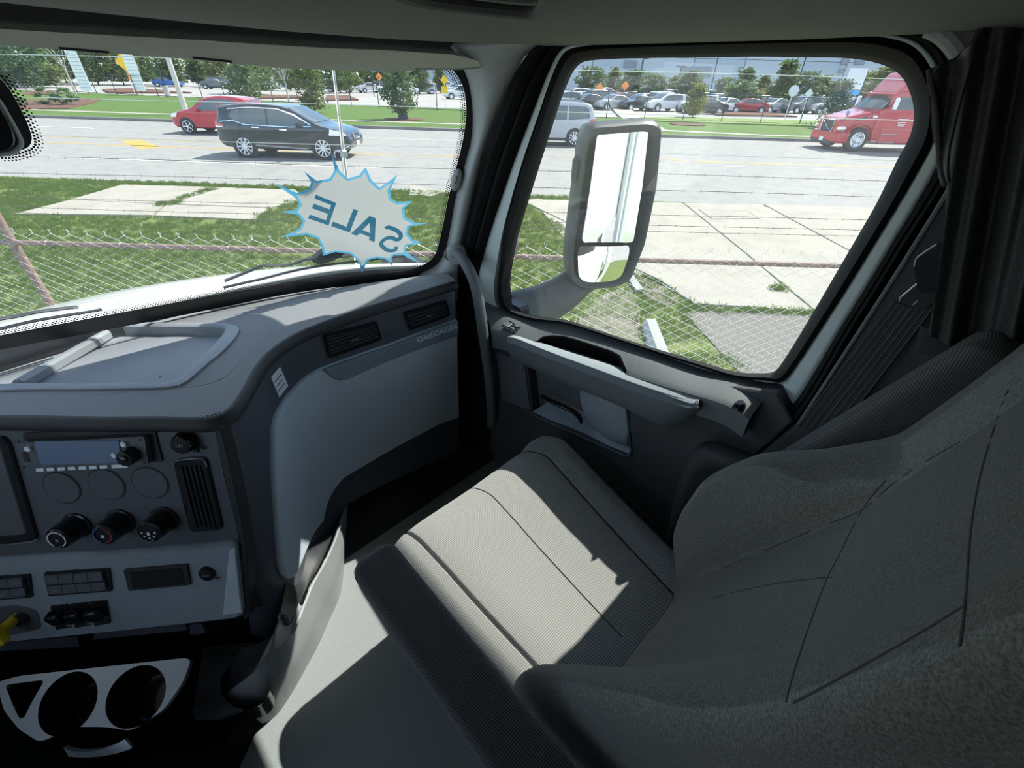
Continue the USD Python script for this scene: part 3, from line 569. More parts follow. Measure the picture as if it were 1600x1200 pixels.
part(dash, 'front_lip', loft([lp - no * .006 + Z_ * .0008, lp + no * .003 + Z_ * .0008, lp + no * .010 - Z_ * .006, lp + no * .013 - Z_ * .016, lp + no * .008 - Z_ * .028, lp - no * .03 - Z_ * .034]), M['lip'], smooth=60)
# tray sunk in the top: rim, walls, floor, divider, two screw holes
part(dash, 'tray_rim', loft([ST.p(densify(qt, 90), -0.004), ST.p(densify(qt, 90), 0.004), ST.p(densify(qt * .35 + qi * .65, 90), 0.006), ST.p(densify(qi, 90), 0.0), ST.p(densify(qi, 90), -0.03)], wrap=True), M['tray'], smooth=30)
fl = qt * .25 + qi * .75; part(dash, 'tray_floor', plate(ST, fl, -0.045, -0.026, edge=.05), M['tray'])
dv = [ST.px([(166, 516)], -.012)[0], ST.px([(22, 597)], -.012)[0]]
dl = unit(dv[1] - dv[0]); part(dash, 'tray_divider', B().box((dv[0] + dv[1]) / 2, (np.linalg.norm(dv[1] - dv[0]), 0.022, 0.028), 0.006, frame(dl)), M['tray'])
for p_ in ((243, 574), (273, 582)):
    c = ST.inv([p_])[0]; part(dash, 'screw_hole', plate(ST, A_([(c[0] + .0035 * math.cos(a), c[1] + .007 * math.sin(a)) for a in np.arange(12) * math.pi / 6]), -.027, -.0254), M['black'])

# ---- passenger side: a curved wall under the lip
def wall_fn(s, t):      # s along the lip, t = height
    lean = np.interp(s, [0, .98, 1.08, 1.35, LS], [0, 1, 1, 0.25, 0.0]); dz = 2.06 - t
    return np.stack([LX(s) - lean * .20 * dz, LY(s) + .012 - lean * .19 * dz + (1 - lean) * .04 * dz, t], 1)
sc = float(np.interp(0.078, lip3[60:, 0], larc[60:]))      # arc length at the centre stack's corner
SW = fixdir(Surf(wall_fn, (sc + 0.005, LS), (1.1, 2.09)))
fas = np.vstack([np.stack([np.linspace(sc + .012, LS, 60), np.full(60, 2.062)], 1), [(LS, 1.62)], SW.inv([(742, 690), (540, 790), (510, 860), (470, 960), (440, 1000), (392, 990)])])
part(dash, 'upper_fascia', plate(SW, fas, -0.02, 0.0, 0.0, edge=0.035), M['fascia'], smooth=True)
gb = [(422, 693), (422, 672), (426, 652), (435, 634), (446, 617), (461, 601), (478, 586), (498, 575), (600, 539), (727, 493), (735, 540), (741, 590), (742, 636), (685, 661), (599, 707), (560, 730), (535, 745), (518, 764), (508, 783), (500, 815), (477, 850), (455, 901), (446, 905), (437, 897), (432, 883), (428, 830), (425, 783), (422, 735)]
part(dash, 'glovebox_panel', plate(SW, SW.inv(gb), 0.0, 0.014, 0.006, edge=0.035), M['grey'], smooth=60)
ts_ = [(500, 575), (600, 540), (724, 494), (732, 514), (640, 547), (538, 590), (525, 591), (513, 586)]
part(dash, 'trim_strip', plate(SW, SW.inv(ts_), 0.008, 0.0195, 0.004, edge=0.035), M['strip'], smooth=60)
b0, b1 = SW.inv([(646, 532), (710, 509)])
part(dash, 'badge', text_on(SW, 'CASCADIA', b0, b1, 0.017, 0.003, True, 0.0192), M['white_button'], smooth=False)
def vent(px4, nslat):
    q = SW.inv(px4); fr = rounded(q, 0.008); c = q.mean(0)
    v = part(dash, 'air_vent', plate(SW, fr, 0.0, 0.008, 0.003, holes=[rounded(c + (q - c) * A_([.93, .82]), .005)[::-1]]), M['gloss_black'])
    inn_q = c + (q - c) * A_([.94, .84])
    part(v, 'duct', plate(SW, inn_q, 0.0005, 0.0015), M['black'])
    for k in range(nslat):
        f0 = (k + 1) / (nslat + 1); a = inn_q[0] * (1 - f0) + inn_q[3] * f0; b = inn_q[1] * (1 - f0) + inn_q[2] * f0
        pa, pb = SW.p(a, .004)[0], SW.p(b, .004)[0]; part(v, 'slat', B().box((pa + pb) / 2, (np.linalg.norm(pb - pa), .007, .0025), .001, frame(pb - pa, z=(0, -.5, 1))), M['dark'])
    m_ = (inn_q[0] + inn_q[1]) / 2 * .42 + (inn_q[2] + inn_q[3]) / 2 * .58; pm = SW.p(m_, .008)[0]
    part(v, 'thumb_tab', B().box(pm, (.026, .008, .005), .002, frame(SW.p(q[1])[0] - SW.p(q[0])[0])), M['button'])
vent([(504, 523), (587, 501), (595, 529), (514, 559)], 5)
vent([(630, 487), (696, 468), (702, 492), (640, 515)], 4)
lb = SW.inv([(423, 590), (437, 573), (450, 603), (436, 621)])
part(dash, 'warning_label', plate(SW, lb, 0.0, 0.0012, edge=.008), M['paper'])
for k in range(3):
    f_ = .34 + .22 * k; a = lb[0] * (1 - f_) + lb[3] * f_; b = lb[1] * (1 - f_) + lb[2] * f_
    part(dash, 'label_text', text_on(SW, ('SHADE SYSTEM', 'CIRCUIT', 'REMOVE FUSE')[k], a * .88 + b * .12, a * .12 + b * .88, .0042, .0004, True, .0013), M['ink'], smooth=False)
for k, (cx, cy) in enumerate(((367, 674), (372, 745))):
    qq = SW.inv([(cx, cy)])[0]; rr = np.random.default_rng(5 + k); pm = B()
    for j in range(70): c_ = qq + rr.normal(0, 1, 2) * (.012, .022); pm.add(plate(SW, circle(c_[0], c_[1], .0009 + .0012 * rr.random(), 5), 0.0, .0006))
    part(dash, 'scuff', pm, M['button'], smooth=False, kind='stuff')
part(dash, 'end_cap', loft([[wall_fn(A_([LS]), A_([z]))[0] + A_([dx, dy, 0]) for z in np.linspace(2.06, 1.3, 6)] for dx, dy in ((0.0, 0), (.014, .01), (.02, .05), (.02, .3))]), M['dark'])

# ---- centre stack: a panel that leans back, facing the driver
TH = math.radians(15.5); e1 = unit(A_([-.714, .70, 0])); nh = unit(A_([-.70, -.714, 0])); e2 = -UPZ * math.cos(TH) + nh * math.sin(TH)
OC = A_([0.075, 0.888, 2.055])
SS = plane_surf(OC, e1, e2, (-.2, .9), (-.05, 1.0))
I = SS.inv
cen = thing('centre_stack', 'dark centre dashboard panel with radio, dials and switch rows', 'centre stack')
part(cen, 'upper_panel', plate(SS, I([(-70, 672), (0, 668), (170, 662), (334, 660), (340, 680), (352, 745), (366, 800), (376, 846), (368, 862), (0, 890), (-70, 896)]), -.03, 0, .003), M['centre'])
part(cen, 'edge_strip', plate(SS, I([(333, 660), (345, 660), (366, 750), (386, 850), (392, 960), (382, 968), (376, 846), (352, 745)]), -.03, .003, .002), M['lip'])
lowp = I([(-70, 874), (0, 868), (200, 856), (362, 842), (371, 844), (374, 852), (380, 905), (384, 945), (382, 956), (372, 961), (200, 980), (0, 1000), (-70, 1006)])
part(cen, 'lower_panel', plate(SS, lowp, -.0, .016, .008), M['low_grey'], smooth=50)
part(cen, 'lower_facet', plate(SS, I([(366, 850), (373, 848), (381, 925), (384, 948), (355, 952), (361, 890)]), .014, .0175, .001), M['grey'])
def quad(x0, y0, x1, y1, sl=-.05, lean=.26):
    w = x1 - x0; h = y1 - y0; return [(x0, y0), (x1, y0 + sl * w), (x1 + lean * h, y1 + sl * w), (x0 + lean * h, y1)]
def rad(qp, r): return rounded(I(qp), r)
# tablet shelf frame at the left picture edge
part(cen, 'pocket_frame', plate(SS, rad([(-80, 682), (8, 680), (18, 690), (62, 838), (58, 846), (-80, 853)], .01), 0, .006, .003), M['gloss_black'])
part(cen, 'pocket_panel', plate(SS, rad([(-80, 690), (4, 686), (48, 832), (-80, 840)], .01), .004, .008, .002), M['centre'])
part(cen, 'pocket_edge', B().tube(SS.px([(-80, 851), (20, 847), (58, 842), (64, 838)], .008), .002, 6), M['satin'])
for k, cx in enumerate((97, 167, 235)):
    cy = (762, 757, 754)[k]; q = I([(cx, cy)])[0]
    part(cen, 'gauge_blank', plate(SS, circle(q[0], q[1], .0365, 48), -.001, .0022, .0015), M['centre'])
    part(cen, 'gauge_ring', plate(SS, circle(q[0], q[1], .0383, 48), -.001, .0006, 0, holes=[circle(q[0], q[1], .0368, 48)[::-1]]), M['black'])
nS = unit(SS.normal(I([(200, 760)]))[0])
for k, ((bx, by), (fx, fy)) in enumerate((((122, 820), (97, 831)), ((190, 814), (167, 826)), ((258, 810), (237, 821)))):
    base = SS.px([(bx, by)])[0]; q = I([(bx, by)])[0]
    tipdir = nS
    R0 = .027
    kn = part(cen, 'climate_knob', lathe([(R0 * 1.12, 0.0), (R0 * 1.12, .004), (R0, .006), (R0 * .95, .038), (R0 * .88, .046), (R0 * .72, .049), (R0 * .66, .047), (0, .047)], base, tipdir, 40), M['gloss_black'])
    face = base + tipdir * .0476; SF = plane_surf(face, e1, e2, (-.1, .1), (-.1, .1)); 
    def arc(a0, a1, r0, r1): 
        t_ = np.radians(np.linspace(a0, a1, 24)); return np.vstack([np.stack([r1 * np.cos(t_), r1 * np.sin(t_)], 1), np.stack([r0 * np.cos(t_[::-1]), r0 * np.sin(t_[::-1])], 1)])
    if k == 0: part(kn, 'dial_ring', plate(SF, arc(120, 420, .0165, .0188), 0, .0022), M['print'])
    if k == 1:
        part(kn, 'dial_ring', plate(SF, arc(-70, 70, .0165, .0188), 0, .0022), M['blue_print'], label='blue cold side of the temperature dial')
        part(kn, 'dial_ring', plate(SF, arc(110, 250, .0165, .0188), 0, .0022), M['red_print'], label='red hot side of the temperature dial')
    if k == 2:
        for a in range(0, 181, 45): part(kn, 'dial_mark', plate(SF, circle(.0135 * math.cos(math.radians(a)), .0135 * math.sin(math.radians(a)), .0022, 6), 0, .0012), M['print'])
    part(kn, 'dial_mark', plate(SF, rrect(-.003, -.001, .003, .006, .001), 0, .0015), M['print'] if k else M['satin'])
# vertical vent
vq = [(272, 722), (279, 717), (316, 714), (325, 718), (350, 822), (344, 827), (304, 830), (297, 826)]
vv = part(cen, 'air_vent', plate(SS, rad(vq, .006), 0, .006, .003), M['gloss_black'])
part(vv, 'vent_rim', B().tube(SS.px(res([(275, 727), (276, 720), (284, 717), (314, 714), (321, 716), (326, 727)], 24), .006), .0016, 6), M['satin'])
for k in range(5):
    f_ = (k + .8) / 5.6; a = SS.px([(281 + 40 * f_, 725)], .0075)[0]; b = SS.px([(305 + 40 * f_, 821)], .0075)[0]
    part(vv, 'slat', B().box((a + b) / 2, (np.linalg.norm(b - a), .003, .004), .001, frame(b - a, z=nS)), M['black'])
# sockets with flip caps
for (cx, cy), sz in (((289, 687), .021), ((328, 886), .0185)):
    base = SS.px([(cx + 4, cy + 1)], 0)[0]
    cap = part(cen, 'socket_cap', lathe([(sz * 1.08, 0), (sz * 1.08, .008), (sz, .010), (sz * .97, .020), (sz * .85, .0235), (0, .0245)], base, nS, 32), M['gloss_black'])
    SF = plane_surf(base + nS * .0247, e1, e2, (-.1, .1), (-.1, .1))
    part(cap, 'cap_text', text_on(SF, '12V', (.008, .003), (-.008, .003), .006, .0005, True), M['print_dim'], smooth=False)
    part(cap, 'cap_tab', B().box(base - e1 * sz * 1.05 + e2 * sz * .75 + nS * .012, (.014, .010, .008), .003, np.stack([e1, e2, nS], 1)), M['black'])
    part(cap, 'cap_hinge', B().box(base + e1 * sz * .95 + e2 * sz * .75 + nS * .008, (.01, .01, .006), .002, np.stack([e1, e2, nS], 1)), M['black'])
# small display beside the lower socket
dq = [(205, 880), (302, 872), (307, 903), (213, 912)]
dsp = part(cen, 'small_display', plate(SS, rad(dq, .003), .012, .022, .003), M['dark'])
part(dsp, 'display_glass', plate(SS, rad([(215, 882), (295, 876), (299, 901), (221, 908)], .002), .0215, .0228), M['gloss_black'])
# switch banks
def bank(x0, y0, w, h, cols, rows, prints, sl=-.075):
    fr = [(x0 - 4, y0 - 3), (x0 + w + 8, y0 - 3 + sl * w), (x0 + w + 12, y0 + h + 2 + sl * w), (x0 + 3, y0 + h + 3)]
    b = part(cen, 'switch_bank', plate(SS, rad(fr, .003), .012, .020, .002), M['gloss_black'])
    for r in range(rows):
        for c in range(cols):
            ax = x0 + w * c / cols + (5 if r else 0); ay = y0 + h * r / rows + sl * w * c / cols; cw, chh = w / cols - 1.0, h / rows - 2.2
            qd_ = [(ax, ay), (ax + cw, ay + sl * cw), (ax + cw + 2, ay + chh + sl * cw), (ax + 2, ay + chh)]
            bt = part(b, 'button', plate(SS, rad(qd_, .0012), .018, .0255, .0016), M['button'])
            if (r, c) in prints:
                m0 = I([(ax + cw * .25 + 1, ay + chh * .62), (ax + cw * .75 + 1, ay + chh * .62 + sl * cw * .5)]); part(b, 'button_print', text_on(SS, prints[(r, c)], m0[0], m0[1], .003, .0006, True, .0254), M['print_dim'], smooth=False)
bank(86, 888, 88, 30, 4, 2, {(0, 0): 'OFF', (1, 0): 'ABS'})
bank(-42, 898, 94, 30, 4, 2, {(0, 2): 'IDLE', (0, 3): 'FAN', (1, 1): 'AUX', (1, 2): 'LOCK', (1, 3): 'WHL'})
# three rockers
for k in range(3):
    x0, y0 = 90 + 29.5 * k, 937 - 3 * k
    rk = part(cen, 'rocker_switch', plate(SS, rad([(x0 + 1, y0), (x0 + 28, y0 - 2.5), (x0 + 34, y0 + 32), (x0 + 10, y0 + 36)], .002), .012, .020, .002), M['gloss_black'])
    top = [SS.px([p_], d)[0] for p_, d in (((x0 - 4, y0 + 8), .036), ((x0 + 23, y0 + 5), .036))]
    u_ = unit(top[1] - top[0]); part(rk, 'rocker', B().box(SS.px([(x0 + 15, y0 + 14)], .026)[0], (.030, .034, .022), .004, np.stack([u_, unit(np.cross(nS + .35 * e2, u_)), unit(nS + .35 * e2)], 1)), M['gloss_black'])
    m0 = I([(x0 + 8, y0 + 23), (x0 + 20, y0 + 22)]); part(rk, 'rocker_print', text_on(SS, ('=D', '<D', '-D')[k] if False else ('LAMP', 'DUMP', 'LOCK')[k], m0[0], m0[1], .003, .0006, True, .038), M['print_dim'], smooth=False)
# yellow parking brake knob
yk = part(cen, 'parking_knob_stem', B().tube([SS.px([(48, 955)], .01)[0], SS.px([(48, 955)], .01)[0] + nS * .02], .016, 16), M['dark'])
k0 = SS.px([(42, 953)], .012)[0]; kd = nS
kb = B().tube([k0, k0 + kd * .05], .011, 14)
part(cen, 'parking_knob', kb, M['yellow'], label='yellow parking brake knob')
Rk = frame(kd, z=e2); ho = k0 + kd * .06 + e1 * .0
part(cen, 'parking_knob', B().box(ho, (.026, .046, .046), .006, np.stack([nS, unit(e1 + .25 * e2), unit(e2 - .25 * e1)], 1)), M['yellow'], label='square yellow pull end of the parking brake knob')
SFk = plane_surf(ho + nS * .0132, unit(e1 + .25 * e2), unit(e2 - .25 * e1), (-.1, .1), (-.1, .1))
part(cen, 'parking_knob_print', text_on(SFk, 'PARK', (.016, .004), (-.016, .004), .008, .0005, True), M['ink'], smooth=False)
part(cen, 'parking_recess', plate(SS, rad([(-20, 942), (40, 936), (70, 945), (76, 972), (40, 982), (-20, 986)], .012), .0155, .0175, .001), M['centre'])
# radio: a thing of its own in the panel
radio = thing('radio', 'car radio with bluish reflective display and white buttons', 'radio')
part(radio, 'slot', plate(SS, rad([(38, 676), (242, 666), (256, 720), (52, 733)], .003), 0, .004, .002), M['black'])
part(radio, 'faceplate', plate(SS, rad([(41, 686), (236, 676), (242, 719), (53, 731)], .004), .003, .018, .003), M['centre'])
part(radio, 'display', plate(SS, rad([(68, 683), (199, 681.5), (201, 713), (197, 716), (82, 719), (76, 714)], .003), .017, .0205, .001), M['screen_sky_tint'])
for cx, cy, r_ in ((60, 694, .0062), (206, 687, .0062), (192, 704, .006)):
    q = I([(cx, cy)])[0]; part(radio, 'button', plate(SS, circle(q[0], q[1], r_, 20), .017, .0235, .0015), M['white_button'])
for k in range(7): part(radio, 'button', plate(SS, rad(quad(71.5 + 16.2 * k, 724.2 - .75 * k, 83 + 16.2 * k, 729 - .75 * k), .001), .017, .021, .001), M['white_button'])
part(radio, 'button', plate(SS, rad(quad(187, 718.6, 211, 723.8), .001), .017, .021, .001), M['white_button'])
part(radio, 'card_slot', plate(SS, rad([(48, 700), (57, 699), (62, 714), (53, 715)], .001), .0175, .0186), M['black'])
q = SS.px([(218, 703)], .017)[0]
part(radio, 'volume_knob', lathe([(.017, 0), (.0165, .02), (.0145, .023), (.009, .0235), (.0085, .026), (.006, .0275), (0, .0275)], q, nS, 32), M['gloss_black'])
for cx, cy in ((44, 684), (52, 723), (230, 681), (236, 716)):
    q = I([(cx, cy)])[0]; part(radio, 'screw', plate(SS, circle(q[0], q[1], .0028, 10), .0175, .019, .0005), M['black'])
part(radio, 'printing', text_on(SS, 'SOURCE', *I([(47, 685), (59, 684.4)]), .0028, .0005, False, .018), M['print_dim'], smooth=False)
part(radio, 'printing', text_on(SS, 'AUDIO', *I([(213, 682), (222, 681.5)]), .0026, .0005, False, .018), M['print_dim'], smooth=False)

# ================================================================ LOWER CONSOLE with cup holders and side wing
con = thing('lower_console', 'dark lower console with silver double cup holder plate', 'console')
cor = SS.px([(392, 966)], -.01)[0]; lft = SS.px([(-160, 1020)], -.01)[0]
part(con, 'riser', loft([[cor + A_([0, 0, .03]), lft + A_([0, 0, .03])], [cor + AWAY * .06 - A_([0, 0, .06]), lft + AWAY * .06 - A_([0, 0, .06])], [cor + AWAY * .10 - A_([0, 0, .35]), lft + AWAY * .1 - A_([0, 0, .35])]], thick=.02), M['black'])
bpoly = ats([(500, 960), (470, 1046), (436, 1106), (402, 1140), (374, 1200), (330, 1290), (-250, 1420), (-250, 1080), (100, 960)], pl_z(1.2))[:, :2]
bm = trimesh.creation.extrude_polygon(Polygon(bpoly).buffer(0), 0.13, engine='earcut'); bm.apply_translation([0, 0, 1.2])
part(con, 'body', bm, M['shade_black'])  # body coloured near-black to stand for shade
def shelf_bar(pp, d, look):
    a = [SS.px([p_], d)[0] for p_ in pp]; part(con, 'shelf_edge', B().add(loft([[a[0], a[1]], [a[3], a[2]]], thick=.006)), look)
shelf_bar([(136, 994), (276, 982), (282, 998), (132, 1013)], -.03, M['fascia']); shelf_bar([(-60, 1022), (106, 1008), (110, 1024), (-60, 1034)], -.03, M['fascia']); shelf_bar([(286, 990), (305, 988), (311, 1002), (287, 1006)], -.03, M['fascia'])
ch_o = at(150, 1085, pl_z(1.50)); n_c = unit(A_([-.25, -.28, 1.0])); cx_ = unit(np.cross(n_c, AWAY) * -1); cx_ = unit(SIDE - n_c * (SIDE @ n_c)); cy_ = np.cross(n_c, cx_)
SCH = plane_surf(ch_o, cx_, cy_, (-.6, .6), (-.5, .5))
co = SCH.inv([(-6, 1066), (30, 1056), (290, 1028), (298, 1032), (286, 1066), (255, 1110), (205, 1142), (165, 1136), (115, 1136), (62, 1160), (30, 1140), (6, 1110)])
tri = SCH.inv([(8, 1070), (70, 1062), (48, 1100), (38, 1121), (31, 1123), (22, 1106)])
def ell(cx, cy, a, b, th, n=36):
    t_ = np.arange(n) * 2 * np.pi / n; x, y = a * np.cos(t_), b * np.sin(t_); c_, s_ = math.cos(th), math.sin(th); return np.stack([cx + x * c_ - y * s_, cy + x * s_ + y * c_], 1)
e_1 = SCH.inv(ell(106, 1100, 57, 39, math.radians(-52))); e_2 = SCH.inv(ell(212, 1089, 56, 40, math.radians(-50)))
part(con, 'cup_plate', plate(SCH, rounded(co, .012), -.012, 0, .004, holes=[rounded(tri, .01)[::-1], e_1[::-1], e_2[::-1]]), M['satin'], label='silver plate around the two cup holders')
for e_ in (e_1, e_2, tri):
    c_ = e_.mean(0); part(con, 'cup_well', loft([SCH.p(e_, 0.0005), SCH.p(c_ + (e_ - c_) * .94, -.04), SCH.p(c_ + (e_ - c_) * .8, -.09), SCH.p(c_ + (e_ - c_) * .02, -.09)], wrap=True), M['gloss_black'])
part(con, 'cup_front', B().add(loft([SCH.px(res([(112, 1163), (135, 1169), (170, 1166), (205, 1152)], 14), .012), SCH.px(res([(116, 1178), (150, 1178), (185, 1174), (213, 1166)], 14), .006)], thick=.008)), M['satin'])
# side wing: pale moulded panel that sweeps down to the floor, with a storage slot
wt = [(541, 772), (533, 808), (518, 850), (500, 888), (484, 915), (470, 950), (452, 992), (432, 1013), (418, 1022), (395, 1052), (352, 1085), (310, 1096)]
wb = [(540, 800), (539, 860), (536, 905), (528, 940), (515, 968), (500, 1003), (477, 1046), (458, 1080), (440, 1108), (405, 1133), (350, 1142), (300, 1150)]
wbf = ats(res(wb, 50), pl_z(1.2)); wbf[:, 2] = 1.2
wtp = []
for (x, y), b_ in zip(res(wt, 50), wbf):
    zs = np.linspace(1.22, 1.75, 120); pts_ = A_([at(x, y, pl_z(z)) for z in zs]); k_ = np.argmin(np.linalg.norm(pts_[:, :2] - b_[:2] + AWAY[:2] * .03, axis=1)); wtp.append(pts_[k_])
wtp = np.array(wtp)
from scipy.ndimage import gaussian_filter1d
wtp = np.array(wtp); wtp[:, 2] = gaussian_filter1d(wtp[:, 2], 3, mode='nearest'); wtp = A_([at(x, y, pl_z(z)) for (x, y), z in zip(res(wt, 50), wtp[:, 2])])
mid_ = (wtp + wbf) / 2 + SIDE * .012 - AWAY * .012
part(con, 'side_wing', loft([wtp - AWAY * -.02 - A_([0, 0, .01]), wtp, wtp * .7 + wbf * .3 + SIDE * .01 - AWAY * .008, mid_, wbf], thick=.006), M['wing'], smooth=True, label='pale grey side wing sweeping to the floor')
# inner face, slot, button and recess behind the wing's edge
ib = [(508, 783), (500, 815), (477, 850), (455, 903), (448, 910), (440, 950), (430, 985), (405, 1005), (380, 1010)]
inr = res(ib, 50); li = []
for (x, y), w_ in zip(inr, wtp): li.append(at(x, y, (w_ + AWAY * .05, AWAY)))
li = np.array(li)
part(con, 'slot_back', loft([li, li * .45 + wtp * .55 + AWAY * .03 - A_([0, 0, .03]), wtp + A_([0, 0, -.004])]), M['dark'], smooth=True)
s_a = [li[k] * (1 - f_) + wtp[k] * f_ - AWAY * .012 for k, f_ in ((24, .0), (24, .85), (30, .98), (40, .9), (46, .5), (40, .0), (32, 0))]
part(con, 'wing_shoulder', loft([li[22:40] - AWAY * .012, (li[22:40] + wtp[22:40]) / 2 - AWAY * .016, wtp[22:40] - AWAY * .003]), M['wing'], smooth=True)
bq = (li[27] * .5 + wtp[27] * .5) - AWAY * .020
part(con, 'release_button', B().box(bq, (.028, .012, .04), .005, np.stack([SIDE, AWAY, UPZ], 1)), M['button'])
zc_ = float(wtp[42, 2]) - .004; SCW = plane_surf(at(383, 1070, pl_z(zc_)), SIDE, AWAY, (-.4, .4), (-.4, .4))
hq = SCW.inv(ell(383, 1072, 39, 36, .2)); hc = hq.mean(0)
part(con, 'wing_cup_shelf', plate(SCW, rounded(SCW.inv([(318, 1010), (404, 1003), (428, 1016), (418, 1048), (404, 1080), (380, 1108), (345, 1122), (300, 1122)]), .01), -.012, 0, .003, holes=[hq[::-1]]), M['dark'])
part(con, 'wing_cup_holder', loft([SCW.p(hq, .001), SCW.p(hc + (hq - hc) * .96, -.01), SCW.p(hc + (hq - hc) * .86, -.075), SCW.p(hc + (hq - hc) * .02, -.075)], wrap=True), M['gloss_black'])
# ================================================================ THE PASSENGER SEAT
seat = thing('passenger_seat', 'grey fabric truck passenger seat with side bolsters and two armrests', 'seat')
def cush_rows():
    rows = []
    prof = [(.03, 1.695, 0), (.2, 1.697, 0), (.4, 1.702, 0), (.52, 1.712, 0), (.60, 1.714, .0), (.645, 1.706, .004), (.675, 1.690, .010), (.692, 1.664, .018), (.698, 1.63, .026), (.692, 1.59, .03), (.67, 1.55, .035)]
    for Y, z, sh in prof:
        R_ = np.interp(Y, [.05, .13, .40, .6, .7], [.765, .785, .85, .895, .885]) - sh; L_ = .262 + sh; a = .33; b = R_ - .115
        drop = np.interp(z, [1.55, 1.7], [.25, 1])
        pts = [(L_ + .02, -.17), (L_ - .004, -.10), (L_ + .002, -.05), (L_ + .02, -.016), (L_ + .04, -.002), (a - .006, .0015), (a, -.007), (a + .008, .002), (a + .05, .006), ((a + b) / 2 - .07, .002), ((a + b) / 2, -.001), ((a + b) / 2 + .07, .001), (b - .05, .004), (b - .008, .0), (b, -.006), (b + .008, .003), (b + .04, .022), (b + .07, .018), (R_ - .02, -.012), (R_, -.05), (R_ + .004, -.10), (R_ - .02, -.17)]
        rows.append([(x, Y, z + dz * drop) for x, dz in pts])
    return np.array(rows)
cr = cush_rows(); u_ = np.linspace(0, 1, cr.shape[0]); uu = np.linspace(0, 1, 44)
cr2 = np.stack([[PchipInterpolator(u_, cr[:, j, k])(uu) for k in range(3)] for j in range(cr.shape[1])]).transpose(2, 0, 1)
w_ = np.linspace(0, 1, cr.shape[1]); ww = np.unique(np.concatenate([np.linspace(0, 1, 80), w_]))
cr3 = np.stack([[PchipInterpolator(w_, cr2[i, :, k])(ww) for k in range(3)] for i in range(len(uu))]).transpose(0, 2, 1)
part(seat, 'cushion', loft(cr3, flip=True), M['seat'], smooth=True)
for j in (6, 14):
    c_ = cr3[2:40, np.argmin(np.abs(ww - w_[j]))] + A_([0, 0, .0012]); part(seat, 'seam', B().tube(c_, .0022, 6), M['seam'], smooth=True)
cm = cr3[3:40, np.argmin(np.abs(ww - w_[10]))] + A_([0, 0, .0003]); part(seat, 'seam', B().tube(cm, .0013, 5), M['seam'], smooth=True)
part(seat, 'base', B().box((.53, .34, 1.40), (.46, .50, .34), .03).box((.53, .34, 1.22), (.5, .56, .05), .01), M['black'])
ZB = A_([1.50, 1.62, 1.71, 1.78, 1.857, 1.95, 2.057, 2.16, 2.226, 2.40, 2.60]); YC = PchipInterpolator(ZB, A_([.085, .10, .105, .098, .073, .030, -.020, -.062, -.080, -.122, -.16]))
PLz = PchipInterpolator([1.45, 1.55, 1.65, 1.75, 1.85, 1.95, 2.05, 2.15, 2.25, 2.65], [.06, .11, .135, .125, .10, .08, .06, .036, .022, .018])
PRz = PchipInterpolator([1.45, 1.6, 1.7, 1.8, 1.9, 2.0, 2.09, 2.175, 2.25, 2.65], [.0, .0, .015, .075, .115, .14, .127, .062, .02, .012])
XK = A_([0, .06, .12, .17, .22, .27, .33, .40, .5, .62, .67, .72, .77, .82, .87, .92, .96, 1.0])
XV = A_([.275, .252, .25, .258, .28, .305, .345, .395, .48, .585, .63, .655, .688, .715, .742, .762, .765, .745])
LK = A_([0, 0, .45, .8, 1, .93, .45, .05, 0, 0, 0, 0, 0, 0, 0, 0, 0, 0]); RK = A_([0, 0, 0, 0, 0, 0, 0, 0, 0, 0, .01, .36, .72, .95, 1, .75, .3, 0])
OK = A_([-.12, -.04, -.012, 0, .004, .004, .002, 0, .002, 0, 0, 0, .002, .004, .002, -.01, -.05, -.12])
fX, fL, fR, fO = (PchipInterpolator(XK, v) for v in (XV, LK, RK, OK))
def back_fn(s, t):
    s = np.clip(s, 0, 1); t = np.asarray(t, float)
    return np.stack([fX(s), YC(np.clip(t, 1.5, 2.6)) + fL(s) * PLz(np.clip(t, 1.45, 2.65)) + fR(s) * PRz(np.clip(t, 1.45, 2.65)) + fO(s), t], 1)
sS = np.linspace(0, 1, 200)
part(seat, 'backrest', loft([back_fn(sS, np.full(200, z)) for z in np.linspace(1.52, 2.58, 130)], flip=True), M['seat_back_shade'], smooth=True)
part(seat, 'back_shell', loft([[back_fn(A_([0.0 if k == 0 else 1.0]), A_([z]))[0] * A_([1, 1, 1]) + A_([0, -.01 if k in (1, 2) else 0, 0]) if k in (0, 3) else (back_fn(A_([0.0 if k == 1 else 1.0]), A_([z]))[0] + A_([.03 if k == 1 else -.03, -.05, 0])) for k in range(4)] for z in np.linspace(1.52, 2.58, 20)]), M['trim_black'], smooth=True)
SBk = fixdir(Surf(back_fn, (.02, .98), (1.55, 2.55)))
for sm in ([(1385, 750), (1345, 800), (1315, 860), (1290, 910), (1262, 985), (1238, 1060), (1228, 1098)], [(1062, 950), (1130, 930), (1200, 914), (1300, 902)], [(1240, 1098), (1330, 1050), (1420, 1000), (1508, 946)], [(1575, 610), (1550, 680), (1528, 760), (1515, 850), (1508, 946), (1500, 1010)], [(1118, 892), (1200, 858), (1280, 824), (1345, 797), (1400, 752), (1500, 690)]):
    part(seat, 'seam', B().tube(SBk.px(res(sm, 80), .0006), .0015, 5), M['seam'], smooth=True)
rng = np.random.default_rng(3)
